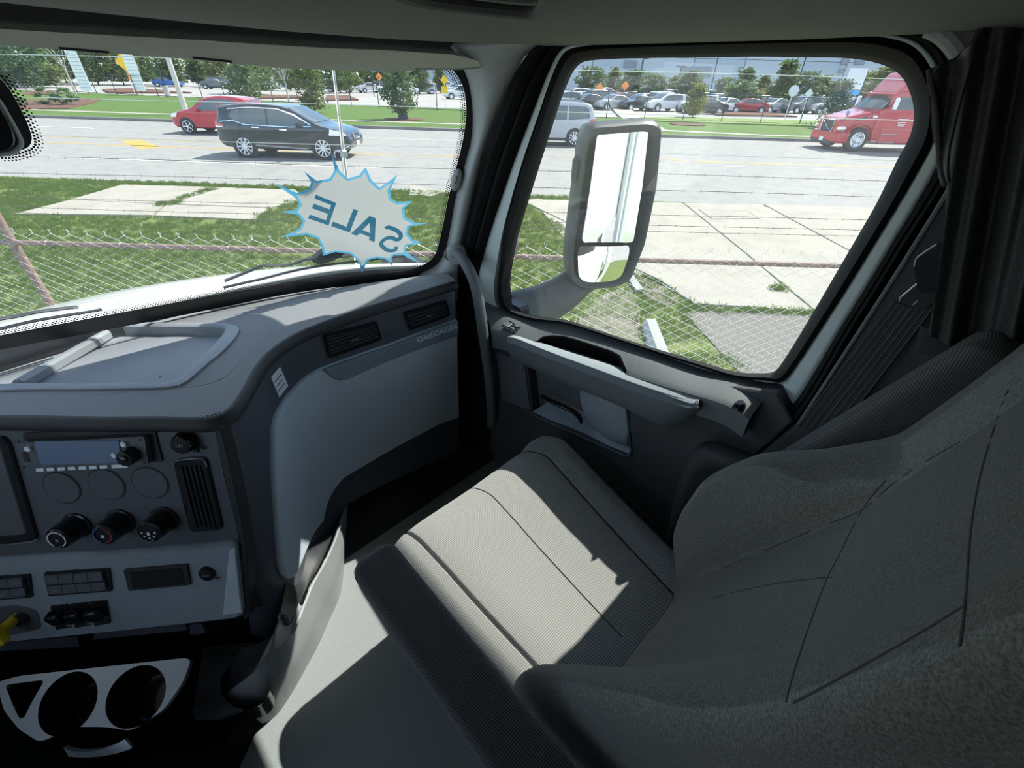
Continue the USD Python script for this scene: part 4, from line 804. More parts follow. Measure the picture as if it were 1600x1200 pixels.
for cx, cy, n_ in ((895, 1138, 40), (925, 1135, 24), (1012, 1110, 26), (1000, 1105, 12), (1064, 1106, 20), (1115, 1104, 14)):
    lint = B()
    for k in range(n_):
        q = SBk.inv([(cx + rng.normal(0, 5), cy + rng.normal(0, 4))])[0]; p_ = SBk.p(q, .001)[0]; d_ = unit(rng.normal(0, 1, 3)) * .0022; lint.tube([p_ - d_, p_ + d_], .00028, 3)
    part(seat, 'lint_spot', lint, M['print_dim'], smooth=False, kind='stuff')
def pad(c, size, R, r=.03, n=5):
    import manifold3d as mf
    h = A_(size) / 2 - r; s_ = mf.Manifold.sphere(r, 24); m = mf.Manifold.batch_hull([s_.translate((float(a * h[0]), float(b * h[1]), float(c_ * h[2]))) for a in (-1, 1) for b in (-1, 1) for c_ in (-1, 1)])
    q = arr(m); return trimesh.Trimesh(q.vertices @ np.asarray(R).T + A_(c), q.faces, process=False)
# left armrest, lowered
ya = unit(A_([.03, 1, .02])); za = unit(A_([-.12, 0, 1])); xa = np.cross(ya, za)
part(seat, 'armrest', pad((.172, .20, 1.872), (.088, .66, .105), np.stack([xa, ya, np.cross(xa, ya)], 1), .026), M['arm_cloth'], smooth=True, label='lowered dark ribbed armrest nearest the console')
part(seat, 'armrest_pivot', lathe([(.03, 0), (.03, .05), (.02, .055), (0, .055)], (.205, -.02, 1.85), (1, 0, 0), 24), M['black'])
# right armrest, folded up beside the backrest
da = unit(A_([.02, -.41, .91])); fa = unit(np.cross(da, A_([1, 0, 0])) * -1); fa = fa if fa[1] > 0 else -fa; xr = np.cross(fa, da)
part(seat, 'armrest', pad(A_([.845, .003, 2.185]) - fa * .055, (.085, .115, .44), np.stack([xr, fa, da], 1) if np.linalg.det(np.stack([xr, fa, da], 1)) > 0 else np.stack([-xr, fa, da], 1), .03), M['arm_cloth'], smooth=True, label='dark armrest folded up beside the backrest')
sh = [at(x, y, pl_x(.865)) for x, y in ((1040, 860), (1055, 790), (1068, 735), (1085, 708), (1108, 702), (1135, 710), (1165, 722), (1200, 727))]
part(seat, 'side_shield', loft([np.array(res(sh, 40)) + A_([.03, 0, 0]), np.array(res(sh, 40)), np.array(res(sh, 40)) * A_([1, 1, 1]) + A_([-.006, -.012, -.014]), np.array(res(sh, 40)) + A_([-.004, -.03, -.03])], thick=.006), M['lip'], smooth=True)
part(seat, 'buckle_stalk', B().tube([at(1058, 868, pl_x(.80)), at(1076, 858, pl_x(.80)), at(1090, 850, pl_x(.80))], .007, 8), M['button'])

# ================================================================ SEAT BELT
belt = thing('seat_belt', 'black seat belt with metal tongue hanging on the dark pillar trim', 'seat belt')
S93 = fixdir(xsurf(.935))
for k, x0 in enumerate((1396, 1431)):
    top, w = 470, 29
    qd_ = S93.inv([(x0, top), (x0 + w, top + 10), (x0 + w - 150, top + 205), (x0 - 150, top + 195)])
    st = part(belt, 'webbing', plate(S93, qd_, 0, .002), M['belt'])
    for f_ in (0.04, .34, .66, .96):
        a, b = qd_[0] * (1 - f_) + qd_[1] * f_, qd_[3] * (1 - f_) + qd_[2] * f_; part(st, 'woven_stripe', B().tube(S93.p(A_([a, b]), .002), .0011, 5), M['belt_edge'])
part(belt, 'guide', plate(S93, rounded(S93.inv([(1432, 405), (1440, 394), (1470, 376), (1490, 376), (1490, 452), (1438, 452), (1432, 420)]), .006), 0, .02, .006), M['gloss_black'])
part(belt, 'guide_edge', B().tube(S93.px(res([(1432, 412), (1438, 397), (1452, 387), (1466, 378)], 20), .019), .0014, 6), M['satin'])
part(belt, 'tongue', plate(S93, rounded(S93.inv([(1442, 428), (1446, 436), (1412, 464), (1410, 471), (1440, 480), (1462, 470), (1462, 430)]), .003), .005, .011, .002), M['black'])
part(belt, 'tongue_edge', B().tube(S93.px(res([(1443, 424), (1443, 434), (1425, 449), (1408, 463), (1407, 469)], 20, smooth=False), .011), .0016, 6), M['chrome'], label='bright steel edge of the belt tongue')
part(belt, 'tongue_edge', B().tube(S93.px(res([(1428, 474), (1436, 467)], 6, smooth=False), .011), .0014, 6), M['chrome'])
lp_ = [at(x, y, pl_x(.89)) for x, y in ((1434, 530), (1465, 534), (1492, 545), (1512, 562), (1519, 585), (1522, 610))]
part(belt, 'lap_strap', tube(res(lp_, 30), .022, 10, flat=.08, upv=(.3, -.6, .74)), M['belt'], smooth=True)

# ================================================================ CURTAIN
CK = .34
def cur_fn(s, t):
    k = np.clip((2.75 - t) / .4, 0, 1); w = s + CK * (2.4 - t)
    return np.stack([.885 + .02 * np.sin(w * 2 * np.pi / .072 + .6) * (.55 + .45 * k) + .009 * np.sin(w * 2 * np.pi / .031 + 3 * t) - .05 * np.clip(-w - .02, 0, 1), s, t], 1)
SCu = fixdir(Surf(cur_fn, (-.75, .25), (2.1, 2.8), n=400))
cur = thing('sleeper_curtain', 'black pleated sleeper curtain bunched at the door pillar', 'curtain')
cp = [(1453, 108), (1456, 135), (1461, 165), (1464, 210), (1470, 258), (1478, 290), (1477, 340), (1470, 400), (1462, 450), (1456, 500), (1452, 527), (1475, 536), (1500, 538), (1530, 545), (1560, 560), (1600, 575), (1720, 600), (1720, 20), (1545, 20), (1538, 42), (1525, 62), (1492, 90)]
part(cur, 'cloth', plate(SCu, SCu.inv(cp), -.006, 0.0, 0, edge=.012), M['curtain'], smooth=True)
part(cur, 'stitched_seam', B().tube(SCu.px(res([(1516, 98), (1508, 130), (1496, 180), (1486, 225), (1482, 262), (1484, 285)], 40), .001), .0016, 5), M['black'], smooth=True)
part(cur, 'hem', B().tube(SCu.px(res([(1453, 108), (1456, 135), (1461, 165), (1464, 210), (1470, 258), (1478, 290)], 40), .001), .0035, 7), M['trim_black'], smooth=True)
# ================================================================ OUTSIDE, CLOSE BY: own hood, wipers, rod, door mirror
hoodp = (2.05441201, 0.13696828, 0.14663976, 0.01073293, 0.09272274, 0.24305553)
def hood_fn(s, t):
    z0, a1, b, c, e, f = hoodp; k = np.clip(np.abs(s) - .5, 0, 1); return np.stack([s, t, z0 - a1 * (t - 1.6) - b * (t - 1.6) ** 2 - c * s ** 2 - e * k ** 2 * 4 - f * (t - 1.6) * s ** 2], 1)
hx = np.linspace(-1.0, 1.0, 50); rows = []
for w in np.linspace(0, 1, 40): rows.append(hood_fn(hx, (1.60 - .27 * hx ** 2) * (1 - w) + 3.2 * w))
rows.append(rows[-1] + A_([0, .06, -.1])); rows.append(rows[-1] + A_([0, .02, -.6]))
hood = thing('truck_hood', 'white sloping hood of the truck beyond the windshield', 'truck hood')
part(hood, 'panel', loft(rows, thick=.02, flip=True), M['white_paint'], smooth=True)
part(hood, 'cowl', loft([[ws(A_([x]), A_([2.0]))[0] + A_([0, .03, -.005]) for x in hx], [hood_fn(A_([x]), A_([1.6 - .27 * x * x]))[0] + A_([0, .004, .004]) for x in hx], [hood_fn(A_([x]), A_([1.64 - .27 * x * x]))[0] + A_([0, 0, .003]) for x in hx]], flip=True), M['black'])
def wiper(name, label, blade, arm, d=.02):
    w = thing(name, label, 'wiper'); b = -WS.px(res(blade, 24), 0) * 0 + WS.px(res(blade, 24), -d)
    part(w, 'blade', tube(b, .006, 8, flat=.6), M['black'])
    part(w, 'arm', tube(WS.px(res(arm, 24), -d - .02), .008, 8, flat=.5), M['dark'])
    return w
w1 = wiper('windshield_wiper', 'black wiper resting below the sale sticker', [(352, 456), (400, 445), (482, 425), (575, 412), (648, 404)], [(357, 452), (398, 435), (415, 428), (457, 426), (490, 416), (560, 411), (622, 405)])
part(w1, 'pivot_cover', plate(WS, rounded(WS.inv([(489, 418), (508, 403), (530, 400), (545, 399), (536, 411), (505, 423)]), .01), -.05, -.03, .006), M['dark'])
w2 = wiper('windshield_wiper', 'black wiper at the left end of the dashboard tray', [(-40, 530), (0, 523), (60, 509), (130, 497), (163, 491)], [(-40, 522), (0, 516), (30, 511), (62, 504), (118, 496), (130, 495)])
part(w2, 'linkage', tube(WS.px(res([(12, 536), (40, 529), (80, 522)], 10), -.015), .006, 6), M['black'])
rod = thing('antenna_rod', 'thin chrome rod with a clamp standing on the truck hood', 'antenna')
PR_ = pl_y(2.35); rb, rm_, rt = at(558, 421, PR_), at(541, 275, PR_), at(517, 78, PR_)
part(rod, 'lower_tube', B().tube([rb, at(536, 236, PR_)], .0115, 12), M['chrome']); part(rod, 'upper_tube', B().tube([at(537, 240, PR_), at(531, 190, PR_)], .009, 12), M['chrome']); part(rod, 'whip', B().tube([at(531, 192, PR_), rt], .0065, 10), M['chrome'])
cl_ = at(537, 240, PR_); part(rod, 'clamp', B().box(cl_, (.035, .03, .04), .008), M['satin'])
part(rod, 'clamp_hook', B().tube(res([cl_ - SIDE * .012, cl_ - SIDE * .035 + A_([0, 0, .012]), cl_ - SIDE * .047 + A_([0, 0, -.002]), cl_ - SIDE * .045 + A_([0, 0, -.02])], 12), .005, 8), M['satin'])

mir = thing('door_mirror', 'tall grey truck door mirror with a large and a small glass', 'mirror')
mo = at(960, 320, pl_x(1.45)); mn = unit(A_([-.56, -.83, -.02])); mx = unit(np.cross(UPZ, mn)); my = np.cross(mn, mx)
SM = plane_surf(mo, mx, my, (-.5, .5), (-.6, .6))
rimp = rounded(SM.inv([(922, 200), (1012, 193), (1032, 200), (1024, 290), (1006, 380), (984, 436), (962, 446), (912, 449), (893, 440), (891, 400), (906, 290), (915, 225)]), .02, 5)
cm_ = rimp.mean(0); NRm = 90; rr = res(rimp, NRm, closed=True, smooth=False); off = lambda k, d: SM.p(cm_ + (rr - cm_) * k, d)
part(mir, 'housing', loft([off(.88, -.02), off(.93, .006), off(1.0, .01), off(1.03, 0), off(1.05, -.03), off(1.02, -.09), off(.85, -.15), off(.02, -.16)], wrap=True), M['mirror_case'], smooth=50)
g1_ = rounded(SM.inv([(936, 204), (1010, 202), (1013, 206), (1004, 290), (990, 375), (986, 379), (912, 379), (908, 374), (921, 300), (932, 215)]), .012, 5)
part(mir, 'main_glass', plate(SM, g1_, -.01, .004, .002), M['mirror'], label='large flat mirror glass')
g2_ = rounded(SM.inv([(906, 385), (985, 384), (983, 400), (972, 430), (962, 439), (914, 441), (904, 432), (903, 400)]), .018, 5)
c2 = g2_.mean(0)
def convex(s, t): dx, dy = s - c2[0], t - c2[1]; return mo + np.outer(s, mx) + np.outer(t, my) + np.outer(.006 - (dx ** 2 + dy ** 2) / (2 * .45) + .004, mn)
SV = fixdir(Surf(convex, (-.5, .5), (-.6, .6)))
part(mir, 'spot_glass', plate(SV, g2_, -.012, 0.0, 0, edge=.015), M['mirror'], smooth=True, label='small convex mirror glass')
ap = [at(950, 432, (mo, mn)) - mn * .05, at(915, 447, (mo, mn)) - mn * .06, at(875, 462, pl_x(1.3)), at(845, 477, pl_x(1.2)), at(815, 486, pl_x(1.10)), at(790, 492, pl_x(1.04))]
part(mir, 'arm', tube(res(ap, 40), np.interp(np.linspace(0, 1, 40), [0, .3, .6, 1], [.055, .07, .078, .08]), 18, flat=.55, upv=(0.2, 0.3, 1)), M['mirror_case'], smooth=True)
part(mir, 'upper_bracket', B().box(at(905, 265, pl_x(1.36)), (.05, .05, .09), .015), M['mirror_case'])

# ================================================================ GROUND, STREET, SIDEWALKS
def gp(x, y): q = at(x, y, pl_z(0.0)); return A_([q @ SIDE, q @ AWAY])
def slab(name, uv, z0, z1, look, kind='structure', label=None, cat=None, ch=0, group=None):
    pg = Polygon(np.asarray(uv)).buffer(0); m = trimesh.creation.extrude_polygon(pg, z1 - z0, engine='earcut'); v = m.vertices
    m = trimesh.Trimesh(np.outer(v[:, 0], SIDE) + np.outer(v[:, 1], AWAY) + np.outer(v[:, 2] + z0, UPZ), m.faces if np.linalg.det(np.stack([SIDE, AWAY, UPZ])) > 0 else m.faces[:, ::-1], process=False)
    return solo(name, m, look, label, cat, group, kind, smooth=False)
def two(name, c1, c2, sc, rough=.9, c3=None, bump=.4):
    n = {'tc': ('texture_coordinate', {}), 'a': ('noise_texture', {'scale': sc, 'detail': 8, 'roughness': .7}), 'r': ('rgb_ramp', {'ramp': [(0, c1), (.42, c1), (.58, c2), (1, c2)]}), 'b': ('noise_texture', {'scale': sc * .06, 'detail': 4}),
         'm': ('mix_color', {'b': c3 or c2}), 'mr': ('rgb_ramp', {'ramp': [(0, (0, 0, 0)), (.45, (0, 0, 0)), (.65, (.7, .7, .7)), (1, (.7, .7, .7))]}), 'bb': ('bump', {'strength': bump, 'distance': .03}), 'p': ('principled_bsdf', {'roughness': rough, 'specular_ior_level': .2})}
    return usdkit.material(stage, f'{LOOKS}/{name}', n, [('tc.object', 'a.vector'), ('tc.object', 'b.vector'), ('a.fac', 'r.fac'), ('b.fac', 'mr.fac'), ('mr.color', 'm.fac'), ('r.color', 'm.a'), ('m.result', 'p.base_color'), ('a.fac', 'bb.height'), ('bb.normal', 'p.normal')], surface='p.BSDF')
G = {'grass': two('grass', (0.099, 0.139, 0.030), (0.158, 0.191, 0.056), 60, c3=(0.185, 0.191, 0.073)), 'lawn': two('lawn', (0.07, 0.125, 0.022), (0.11, 0.165, 0.036), 8, c3=(0.066, 0.145, 0.020)), 'road': two('road', (0.264, 0.257, 0.238), (0.310, 0.304, 0.284), 30, c3=(0.238, 0.234, 0.224), bump=.1),
     'slab': two('slab', (0.330, 0.304, 0.251), (0.376, 0.350, 0.297), 25, c3=(0.304, 0.277, 0.231), bump=.15), 'gravel': two('gravel', (0.178, 0.165, 0.145), (0.317, 0.297, 0.264), 55, c3=(0.251, 0.231, 0.198), bump=1.0), 'dirt': two('dirt', (0.185, 0.165, 0.125), (0.264, 0.238, 0.185), 30, c3=(0.132, 0.158, 0.059), bump=.8),
     'lot': two('lot', (0.330, 0.317, 0.297), (0.370, 0.356, 0.330), 3, c3=(0.304, 0.284, 0.264), bump=.05), 'mulch': two('mulch', (0.106, 0.056, 0.040), (0.165, 0.092, 0.066), 12, bump=.8), 'walk': two('walk', (0.363, 0.330, 0.277), (0.409, 0.376, 0.317), 12, bump=.1), 'curb': two('curb', (0.145, 0.139, 0.132), (0.198, 0.191, 0.178), 10, bump=.1),
     'block': two('block', (0.304, 0.304, 0.290), (0.383, 0.383, 0.370), 40, bump=.4)}
slab('ground', [(-160, -40), (160, -40), (160, 420), (-400, 420), (-400, -40)], -.2, -.02, G['lot'])
E1 = lambda u: 13.05 - .045 * u * (1 if u > -30 else 1)
slab('lawn', [(-40, -3), (6, -3), (12, 8), (40, 10), (40, 11.5), (8.4, 12.45), (-2, 13.05), (-14, 13.55), (-60, 15.2), (-60, -3)], -.02, 0.0, G['grass'])
road = slab('road', [(-120, 17.6), (-60, 15.2), (-14, 13.5), (-2, 13.0), (8.4, 12.4), (40, 11.0), (90, 8.5), (90, 27), (17, 29.1), (-4, 29.5), (-29, 30.6), (-120, 34.4)], -.02, .004, G['road'])
slab('curb', [(-120, 34.4), (-29, 30.6), (-4, 29.5), (17, 29.1), (90, 27), (90, 27.35), (17, 29.45), (-4, 29.85), (-29, 30.95), (-120, 34.75)], -.02, .14, G['curb'])
slab('lawn', [(-120, 34.75), (-29, 30.95), (-4, 29.85), (17, 29.45), (90, 27.35), (90, 42), (24, 45), (14, 45.5), (6, 43), (-1, 46), (-6, 49), (-14, 50), (-28, 54), (-52, 60), (-120, 75)], -.02, .12, G['lawn'])
slab('sidewalk', [(-120, 38.3), (-32, 34.2), (-4.6, 32.4), (7, 32.2), (15, 30.6), (40, 30), (40, 30.6), (15.5, 31.2), (8, 33.0), (-4.4, 33.0), (-32, 34.9), (-120, 39)], .10, .135, G['walk'])
slab('path', [(7.2, 32.5), (9.4, 32.5), (10.6, 44), (13.5, 70), (18, 110), (15.6, 110), (11.6, 70), (8.6, 44)], .05, .14, G['walk'])
# weedy strip, lane markings
slab('rough_grass', [(9.4, 39.6), (24, 38.6), (40, 38), (40, 42), (24, 45), (14, 45), (10, 43)], .1, .2, two('weeds', (.11, .18, .035), (.18, .25, .07), 2.5, c3=(.21, .25, .1), bump=1.0))
WM, YM = mat('white_mark', (.6, .6, .58), .6), mat('yellow_mark', (.5, .3, .04), .6)
def stripe(u0, v0, u1, v1, w, look):
    d = unit(A_([u1 - u0, v1 - v0])); n = A_([-d[1], d[0]]) * w / 2; a, b = A_([u0, v0]), A_([u1, v1]); slab('road_marking', [a - n, b - n, b + n, a + n], .003, .008, look)
stripe(-60, 23.0, -5.3, 19.6, .14, YM); stripe(-5.3, 19.6, 5.0, 20.6, .14, YM); stripe(3.2, 21.6, 7.2, 20.2, .13, YM); stripe(7.2, 20.15, 40, 19.7, .22, YM)
stripe(-60, 24.6, -8, 21.6, .1, YM); stripe(-16.9, 21.6, -14.6, 19.6, .75, YM)
for k in range(6): stripe(4.6 + 3.4 * k, 19.2 - .05 * k, 5.6 + 3.4 * k, 19.18 - .05 * k, .13, WM)
stripe(1.6, 16.0, 4.4, 15.7, .1, WM); stripe(-60, 18.4, -6.2, 16.6, .08, WM); stripe(-7.6, 16.75, -4.6, 16.6, .1, WM); stripe(-30, 26.4, -22, 26.0, .1, WM); stripe(-12, 25.2, 2, 25.0, .1, WM)
# driveway slabs with joints left open between the pieces
def slabs(name, polys, label=None):
    for p_ in polys: slab(name, p_, -.02, .03, G['slab'])
q = lambda *pts: [gp(x, y) for x, y in pts]
slabs('driveway', [q((25, 336), (112, 314), (258, 321), (238, 338)), q((112, 313.5), (192, 290), (345, 294), (262, 320.5)), q((242, 338.5), (262, 321.5), (420, 327), (398, 345)), q((266, 320.5), (348, 294.5), (462, 298), (475, 313), (424, 326))])
slabs('driveway', [q((812, 313), (1064, 318.5), (1160, 396), (1270, 489), (1160, 481), (1085, 477), (1031, 440), (985, 418), (893, 352)), q((1068, 318.5), (1188, 321), (1308, 385), (1420, 446), (1420, 500), (1275, 489), (1163.5, 396)), q((1194, 321), (1440, 328), (1440, 452), (1311.5, 385)), q((640, 290), (700, 300), (672, 308), (640, 306))])
slab('utility_cover', [gp(*p_) for p_ in ((1090, 329), (1168, 332), (1186, 344), (1112, 345))], .03, .036, G['curb'])
slab('utility_cover', [gp(*p_) for p_ in ((1092, 329.6), (1166.5, 332.6), (1183, 343.4), (1112.5, 344.4))], .03, .039, G['slab'])
slab('apron', [(0.4, 12.5), (30, 11.6), (30, 5), (8, 5.3), (4.2, 5.7), (4.6, 7.5), (2.6, 6.2), (2.1, 7.0), (1.0, 8.8)], -.02, .012, G['slab'])
slab('gravel_patch', [gp(*p_) for p_ in ((1070, 492), (1100, 486), (1180, 489), (1330, 492), (1420, 600), (1260, 660), (1170, 600), (1120, 545))], -.02, .015, G['gravel'])
slab('dirt_patch', [gp(*p_) for p_ in ((840, 560), (900, 500), (945, 460), (985, 450), (1000, 480), (1000, 560), (1060, 640), (980, 700))], -.02, .01, G['dirt'])
slab('dirt_patch', [gp(*p_) for p_ in ((985, 432), (1020, 430), (1062, 470), (1040, 480), (1005, 462))], -.02, .012, G['dirt'])
blk = thing('parking_block', 'weathered concrete parking block lying in the grass behind the fence', 'concrete block')
ba, bb_ = gp(1014, 512), gp(1042, 590); bd = unit(bb_ - ba); bl_ = 1.9
bc = ba + bd * bl_ / 2; ex3 = out(*bd) ; pg = Polygon([(-.11, 0), (.11, 0), (.10, .06), (.06, .13), (-.06, .13), (-.10, .06)])
bm = trimesh.creation.extrude_polygon(pg, bl_, engine='earcut'); sd = np.cross(ex3, UPZ); v = bm.vertices
part(blk, 'block', (out(*ba, 0.0) + np.outer(v[:, 0], sd) + np.outer(v[:, 1], UPZ) + np.outer(v[:, 2], ex3), bm.faces), G['block'], smooth=False)
slab('curb_piece', [gp(*p_) for p_ in ((975, 432), (986, 430), (1004, 456), (994, 458))], -.02, .05, G['block'], kind=None, label='short pale concrete edging piece in the grass under the door mirror', cat='edging')

# grass tufts: blades on the near verge
rng = np.random.default_rng(11)
def tuft(name, n, h, col):
    b = B()
    for k in range(n):
        a = rng.uniform(0, 6.28); o = A_([rng.normal(0, .03), rng.normal(0, .03), 0]); l = h * rng.uniform(.5, 1.1); t_ = A_([math.cos(a), math.sin(a), 0]); w = A_([-t_[1], t_[0], 0]) * .003
        b.add((A_([o - w, o + w, o + t_ * l * .25 + A_([0, 0, l * .7]), o + t_ * l * .55 + A_([0, 0, l])]), A_([[0, 1, 2], [0, 2, 3]])))
    return b
LEAF = lambda name, c, c2: usdkit.material(stage, f'{LOOKS}/{name}', {'oi': ('object_info', {}), 'g': ('geometry', {}), 'r': ('rgb_ramp', {'ramp': [(0, c), (1, c2)]}), 'd': ('principled_bsdf', {'roughness': .55, 'specular_ior_level': .25}), 't': ('translucent_bsdf', {}), 'm': ('mix_closure', {'fac': .4})},
    [('g.random_per_island', 'r.fac'), ('r.color', 'd.base_color'), ('r.color', 't.color'), ('d.BSDF', 'm.closure1'), ('t.BSDF', 'm.closure2')], surface='m.closure')
blade = LEAF('blade', (.14, .21, .04), (.27, .31, .095))
protos = UsdGeom.Scope.Define(stage, '/World/grass_blades_kinds') if False else None
gi = UsdGeom.PointInstancer.Define(stage, '/World/grass_blades'); tag(gi.GetPrim(), 'short green grass growing on the verge along the fence', 'grass', kind='stuff')
pr = []
for k in range(3):
    m_ = arr(tuft('t', 14, (.045 + .016 * k), None)); p_ = usdkit.mesh(stage, f'/World/grass_blades/tuft_{k:03d}' if k else '/World/grass_blades/tuft', m_, blade); pr.append(p_.GetPath())
pos = []
bare = [Polygon(np.array(q(*pp))) for pp in ([(25, 336), (192, 290), (462, 298), (475, 313), (398, 345)], [(812, 313), (1420, 330), (1420, 492), (1250, 490), (1160, 481), (1085, 477), (1031, 440), (985, 418)], [(1070, 492), (1330, 492), (1420, 600), (1200, 600), (1120, 545)])]
from shapely.geometry import Point
from shapely.prepared import prep
bare = [prep(b_) for b_ in bare]; dirt_ = prep(Polygon(np.array(q((840, 560), (945, 460), (985, 450), (1000, 480), (1000, 560), (1060, 640)))))
cand = np.stack([rng.uniform(-14.5, 4.2, 42000), rng.uniform(2.6, 13.3, 42000)], 1); nz_ = meshkit.noise(np.column_stack([cand * 1.7, np.zeros(len(cand))]))
for (u, v), nv in zip(cand, nz_):
    if v > 13.0 - .045 * u - .05 or (u < -9 and v < 4) or (nv < .16): continue
    P_ = Point(u, v)
    if any(b_.contains(P_) for b_ in bare) or (dirt_.contains(P_) and rng.random() < .75) or (u > 2 and v > 7.2): continue
    pos.append(out(u, v, -.005))
for x, y in ((1216, 452), (1210, 455), (1222, 456)):
    for k in range(14): uv = gp(x + rng.normal(0, 3), y + rng.normal(0, 2)); pos.append(out(*uv, .03))
for k in range(240): x = rng.uniform(1060, 1330); uv = gp(x, 484 + .03 * (x - 1060) + rng.normal(0, 2.2)); pos.append(out(*uv, .0))
for k in range(420):
    t_ = rng.random(); x = 470 + t_ * 330 if k % 2 else 195 + t_ * 280; uv = A_([0, 0]); y = (300 + .06 * (x - 470) if k % 2 else 290 + .027 * (x - 195)) + rng.normal(0, 1.3) - 2; pos.append(out(*gp(x, y), .0))
for k in range(90): t_ = rng.random(); pos.append(out(*gp(335 - 55 * t_ + rng.normal(0, 3), 296 + 17 * t_ + rng.normal(0, 1.2)), .02)); pos.append(out(*gp(245 + 40 * t_, 322 - 4 * t_ + rng.normal(0, 1.6)), .02)); pos.append(out(*gp(400 + 65 * t_ + rng.normal(0, 5), 344 - 30 * t_ + rng.normal(0, 2)), .02))
pos = np.array(pos); gi.CreatePrototypesRel().SetTargets(pr); gi.CreateProtoIndicesAttr(Vt.IntArray.FromNumpy(rng.integers(0, 3, len(pos)).astype(np.int32))); gi.CreatePositionsAttr(Vt.Vec3fArray.FromNumpy(pos.astype(np.float32)))
ang = rng.uniform(0, np.pi, len(pos)); gi.CreateOrientationsAttr([Gf.Quath(float(math.cos(a)), 0, 0, float(math.sin(a))) for a in ang]); sc_ = rng.uniform(.7, 1.25, len(pos)); gi.CreateScalesAttr(Vt.Vec3fArray.FromNumpy(np.repeat(sc_[:, None], 3, 1).astype(np.float32)))

# ================================================================ CHAIN-LINK FENCE WITH BARBED WIRE in front of the truck
VF = 3.5; ZR = 1.47; W_ = .072
rust = mat('rust', (.2, .125, .1), .7, bump=(60, .5), var=(25, (.30, .2, .165))); galv = mat('galvanised', (.5, .53, .5), .35, metal=.6); wirem = mat('wire', (.72, .76, .72), .3, metal=.5); wired = mat('wire_rusty', (.12, .1, .085), .6)
fen = thing('chain_link_fence', 'galvanised chain-link fence with rusty rail and barbed wire beside the truck', 'fence')
part(fen, 'top_rail', B().tube([out(-7, VF, ZR + .0), out(7, VF, ZR)], .021, 12), rust)
net = B(); nu, nzr = int(13 / W_), 21
for i in range(nu):
    u0 = -6.5 + i * W_; pts_ = [out(u0 + (W_ / 2 if (k + i) % 2 else -W_ / 2), VF - .028 + (.004 if (k + i) % 2 else -.004), 1.56 - k * W_ * .5 - (.0)) for k in range(2 * nzr)]
    sg = 1 if i % 2 else -1; pts_ = [pts_[0] - SIDE * sg * W_ * .16 + A_([0, 0, .034])] + pts_
    net.add(tube(np.array(pts_), .0021, 4, cap=False))
part(fen, 'wire_netting', net, wirem, smooth=False, kind='stuff')
for u in np.arange(-6.2, 6.5, .42): part(fen, 'rail_tie', lathe([(.0225, -.002), (.0245, 0), (.0225, .002)], out(u + .13 * math.sin(u * 7), VF, ZR), SIDE, 14), galv)
for u in (-4.05, -7.0, 6.2): part(fen, 'post', B().tube([out(u, VF + .01, 0), out(u, VF + .01, 1.62), out(u, VF + .0, 2.75)], .032, 12), rust)
for z, lk in ((2.70, 0), (2.47, 0), (2.235, 0), (2.10, 1), (1.99, 1), (1.82, 1), (1.745, 1), (1.70, 1)):
    n_ = 60; us = np.linspace(-7, 7, n_); w = np.array([out(u, VF + .01, z + .004 * math.sin(u * 1.7 + z * 9)) for u in us])
    brb = B().tube(w, .0017 if lk else .0022, 5)
    if lk:
        for u in np.arange(-6.9, 7, .125):
            c_ = out(u, VF + .01, z + .004 * math.sin(u * 1.7 + z * 9)); brb.tube([c_ + A_([0, 0, .011]) + SIDE * .005, c_ - A_([0, 0, .011]) - SIDE * .003], .001, 3).tube([c_ - AWAY * .011 + SIDE * .004, c_ + AWAY * .011], .001, 3)
    part(fen, 'barbed_wire' if lk else 'strand_wire', brb, wired if lk else wirem, smooth=False)
# ================================================================ VEHICLES
def paint(name, c, rough=.22, metal=.0): return mat(name, c, rough, metal=metal, coat=.8)
PAINT = {'black': paint('paint_black', (.012, .015, .02)), 'red': paint('paint_red', (.36, .015, .027)), 'silver': paint('paint_silver', (.36, .37, .39), .3, .3), 'white': paint('paint_white', (.6, .61, .62)), 'grey': paint('paint_grey', (.12, .125, .135), .3, .3), 'blue': paint('paint_blue', (.03, .12, .42)), 'maroon': paint('paint_maroon', (.28, .02, .03)), 'dark blue': paint('paint_navy', (.02, .035, .1))}
TYRE = mat('tyre', (.02, .02, .021), .8); ALLOY = mat('alloy', (.62, .63, .65), .3, metal=.7); LAMP = mat('lamp', (.8, .82, .85), .12, coat=1); TAIL = mat('tail', (.45, .02, .02), .2, coat=1); PLASTIC = mat('car_plastic', (.03, .03, .032), .6)
def soften(pts, k=2):
    p = np.asarray(pts, float)
    for _ in range(k): p = np.stack([p * .75 + np.roll(p, -1, 0) * .25, p * .25 + np.roll(p, -1, 0) * .75], 1).reshape(-1, 2)
    return p
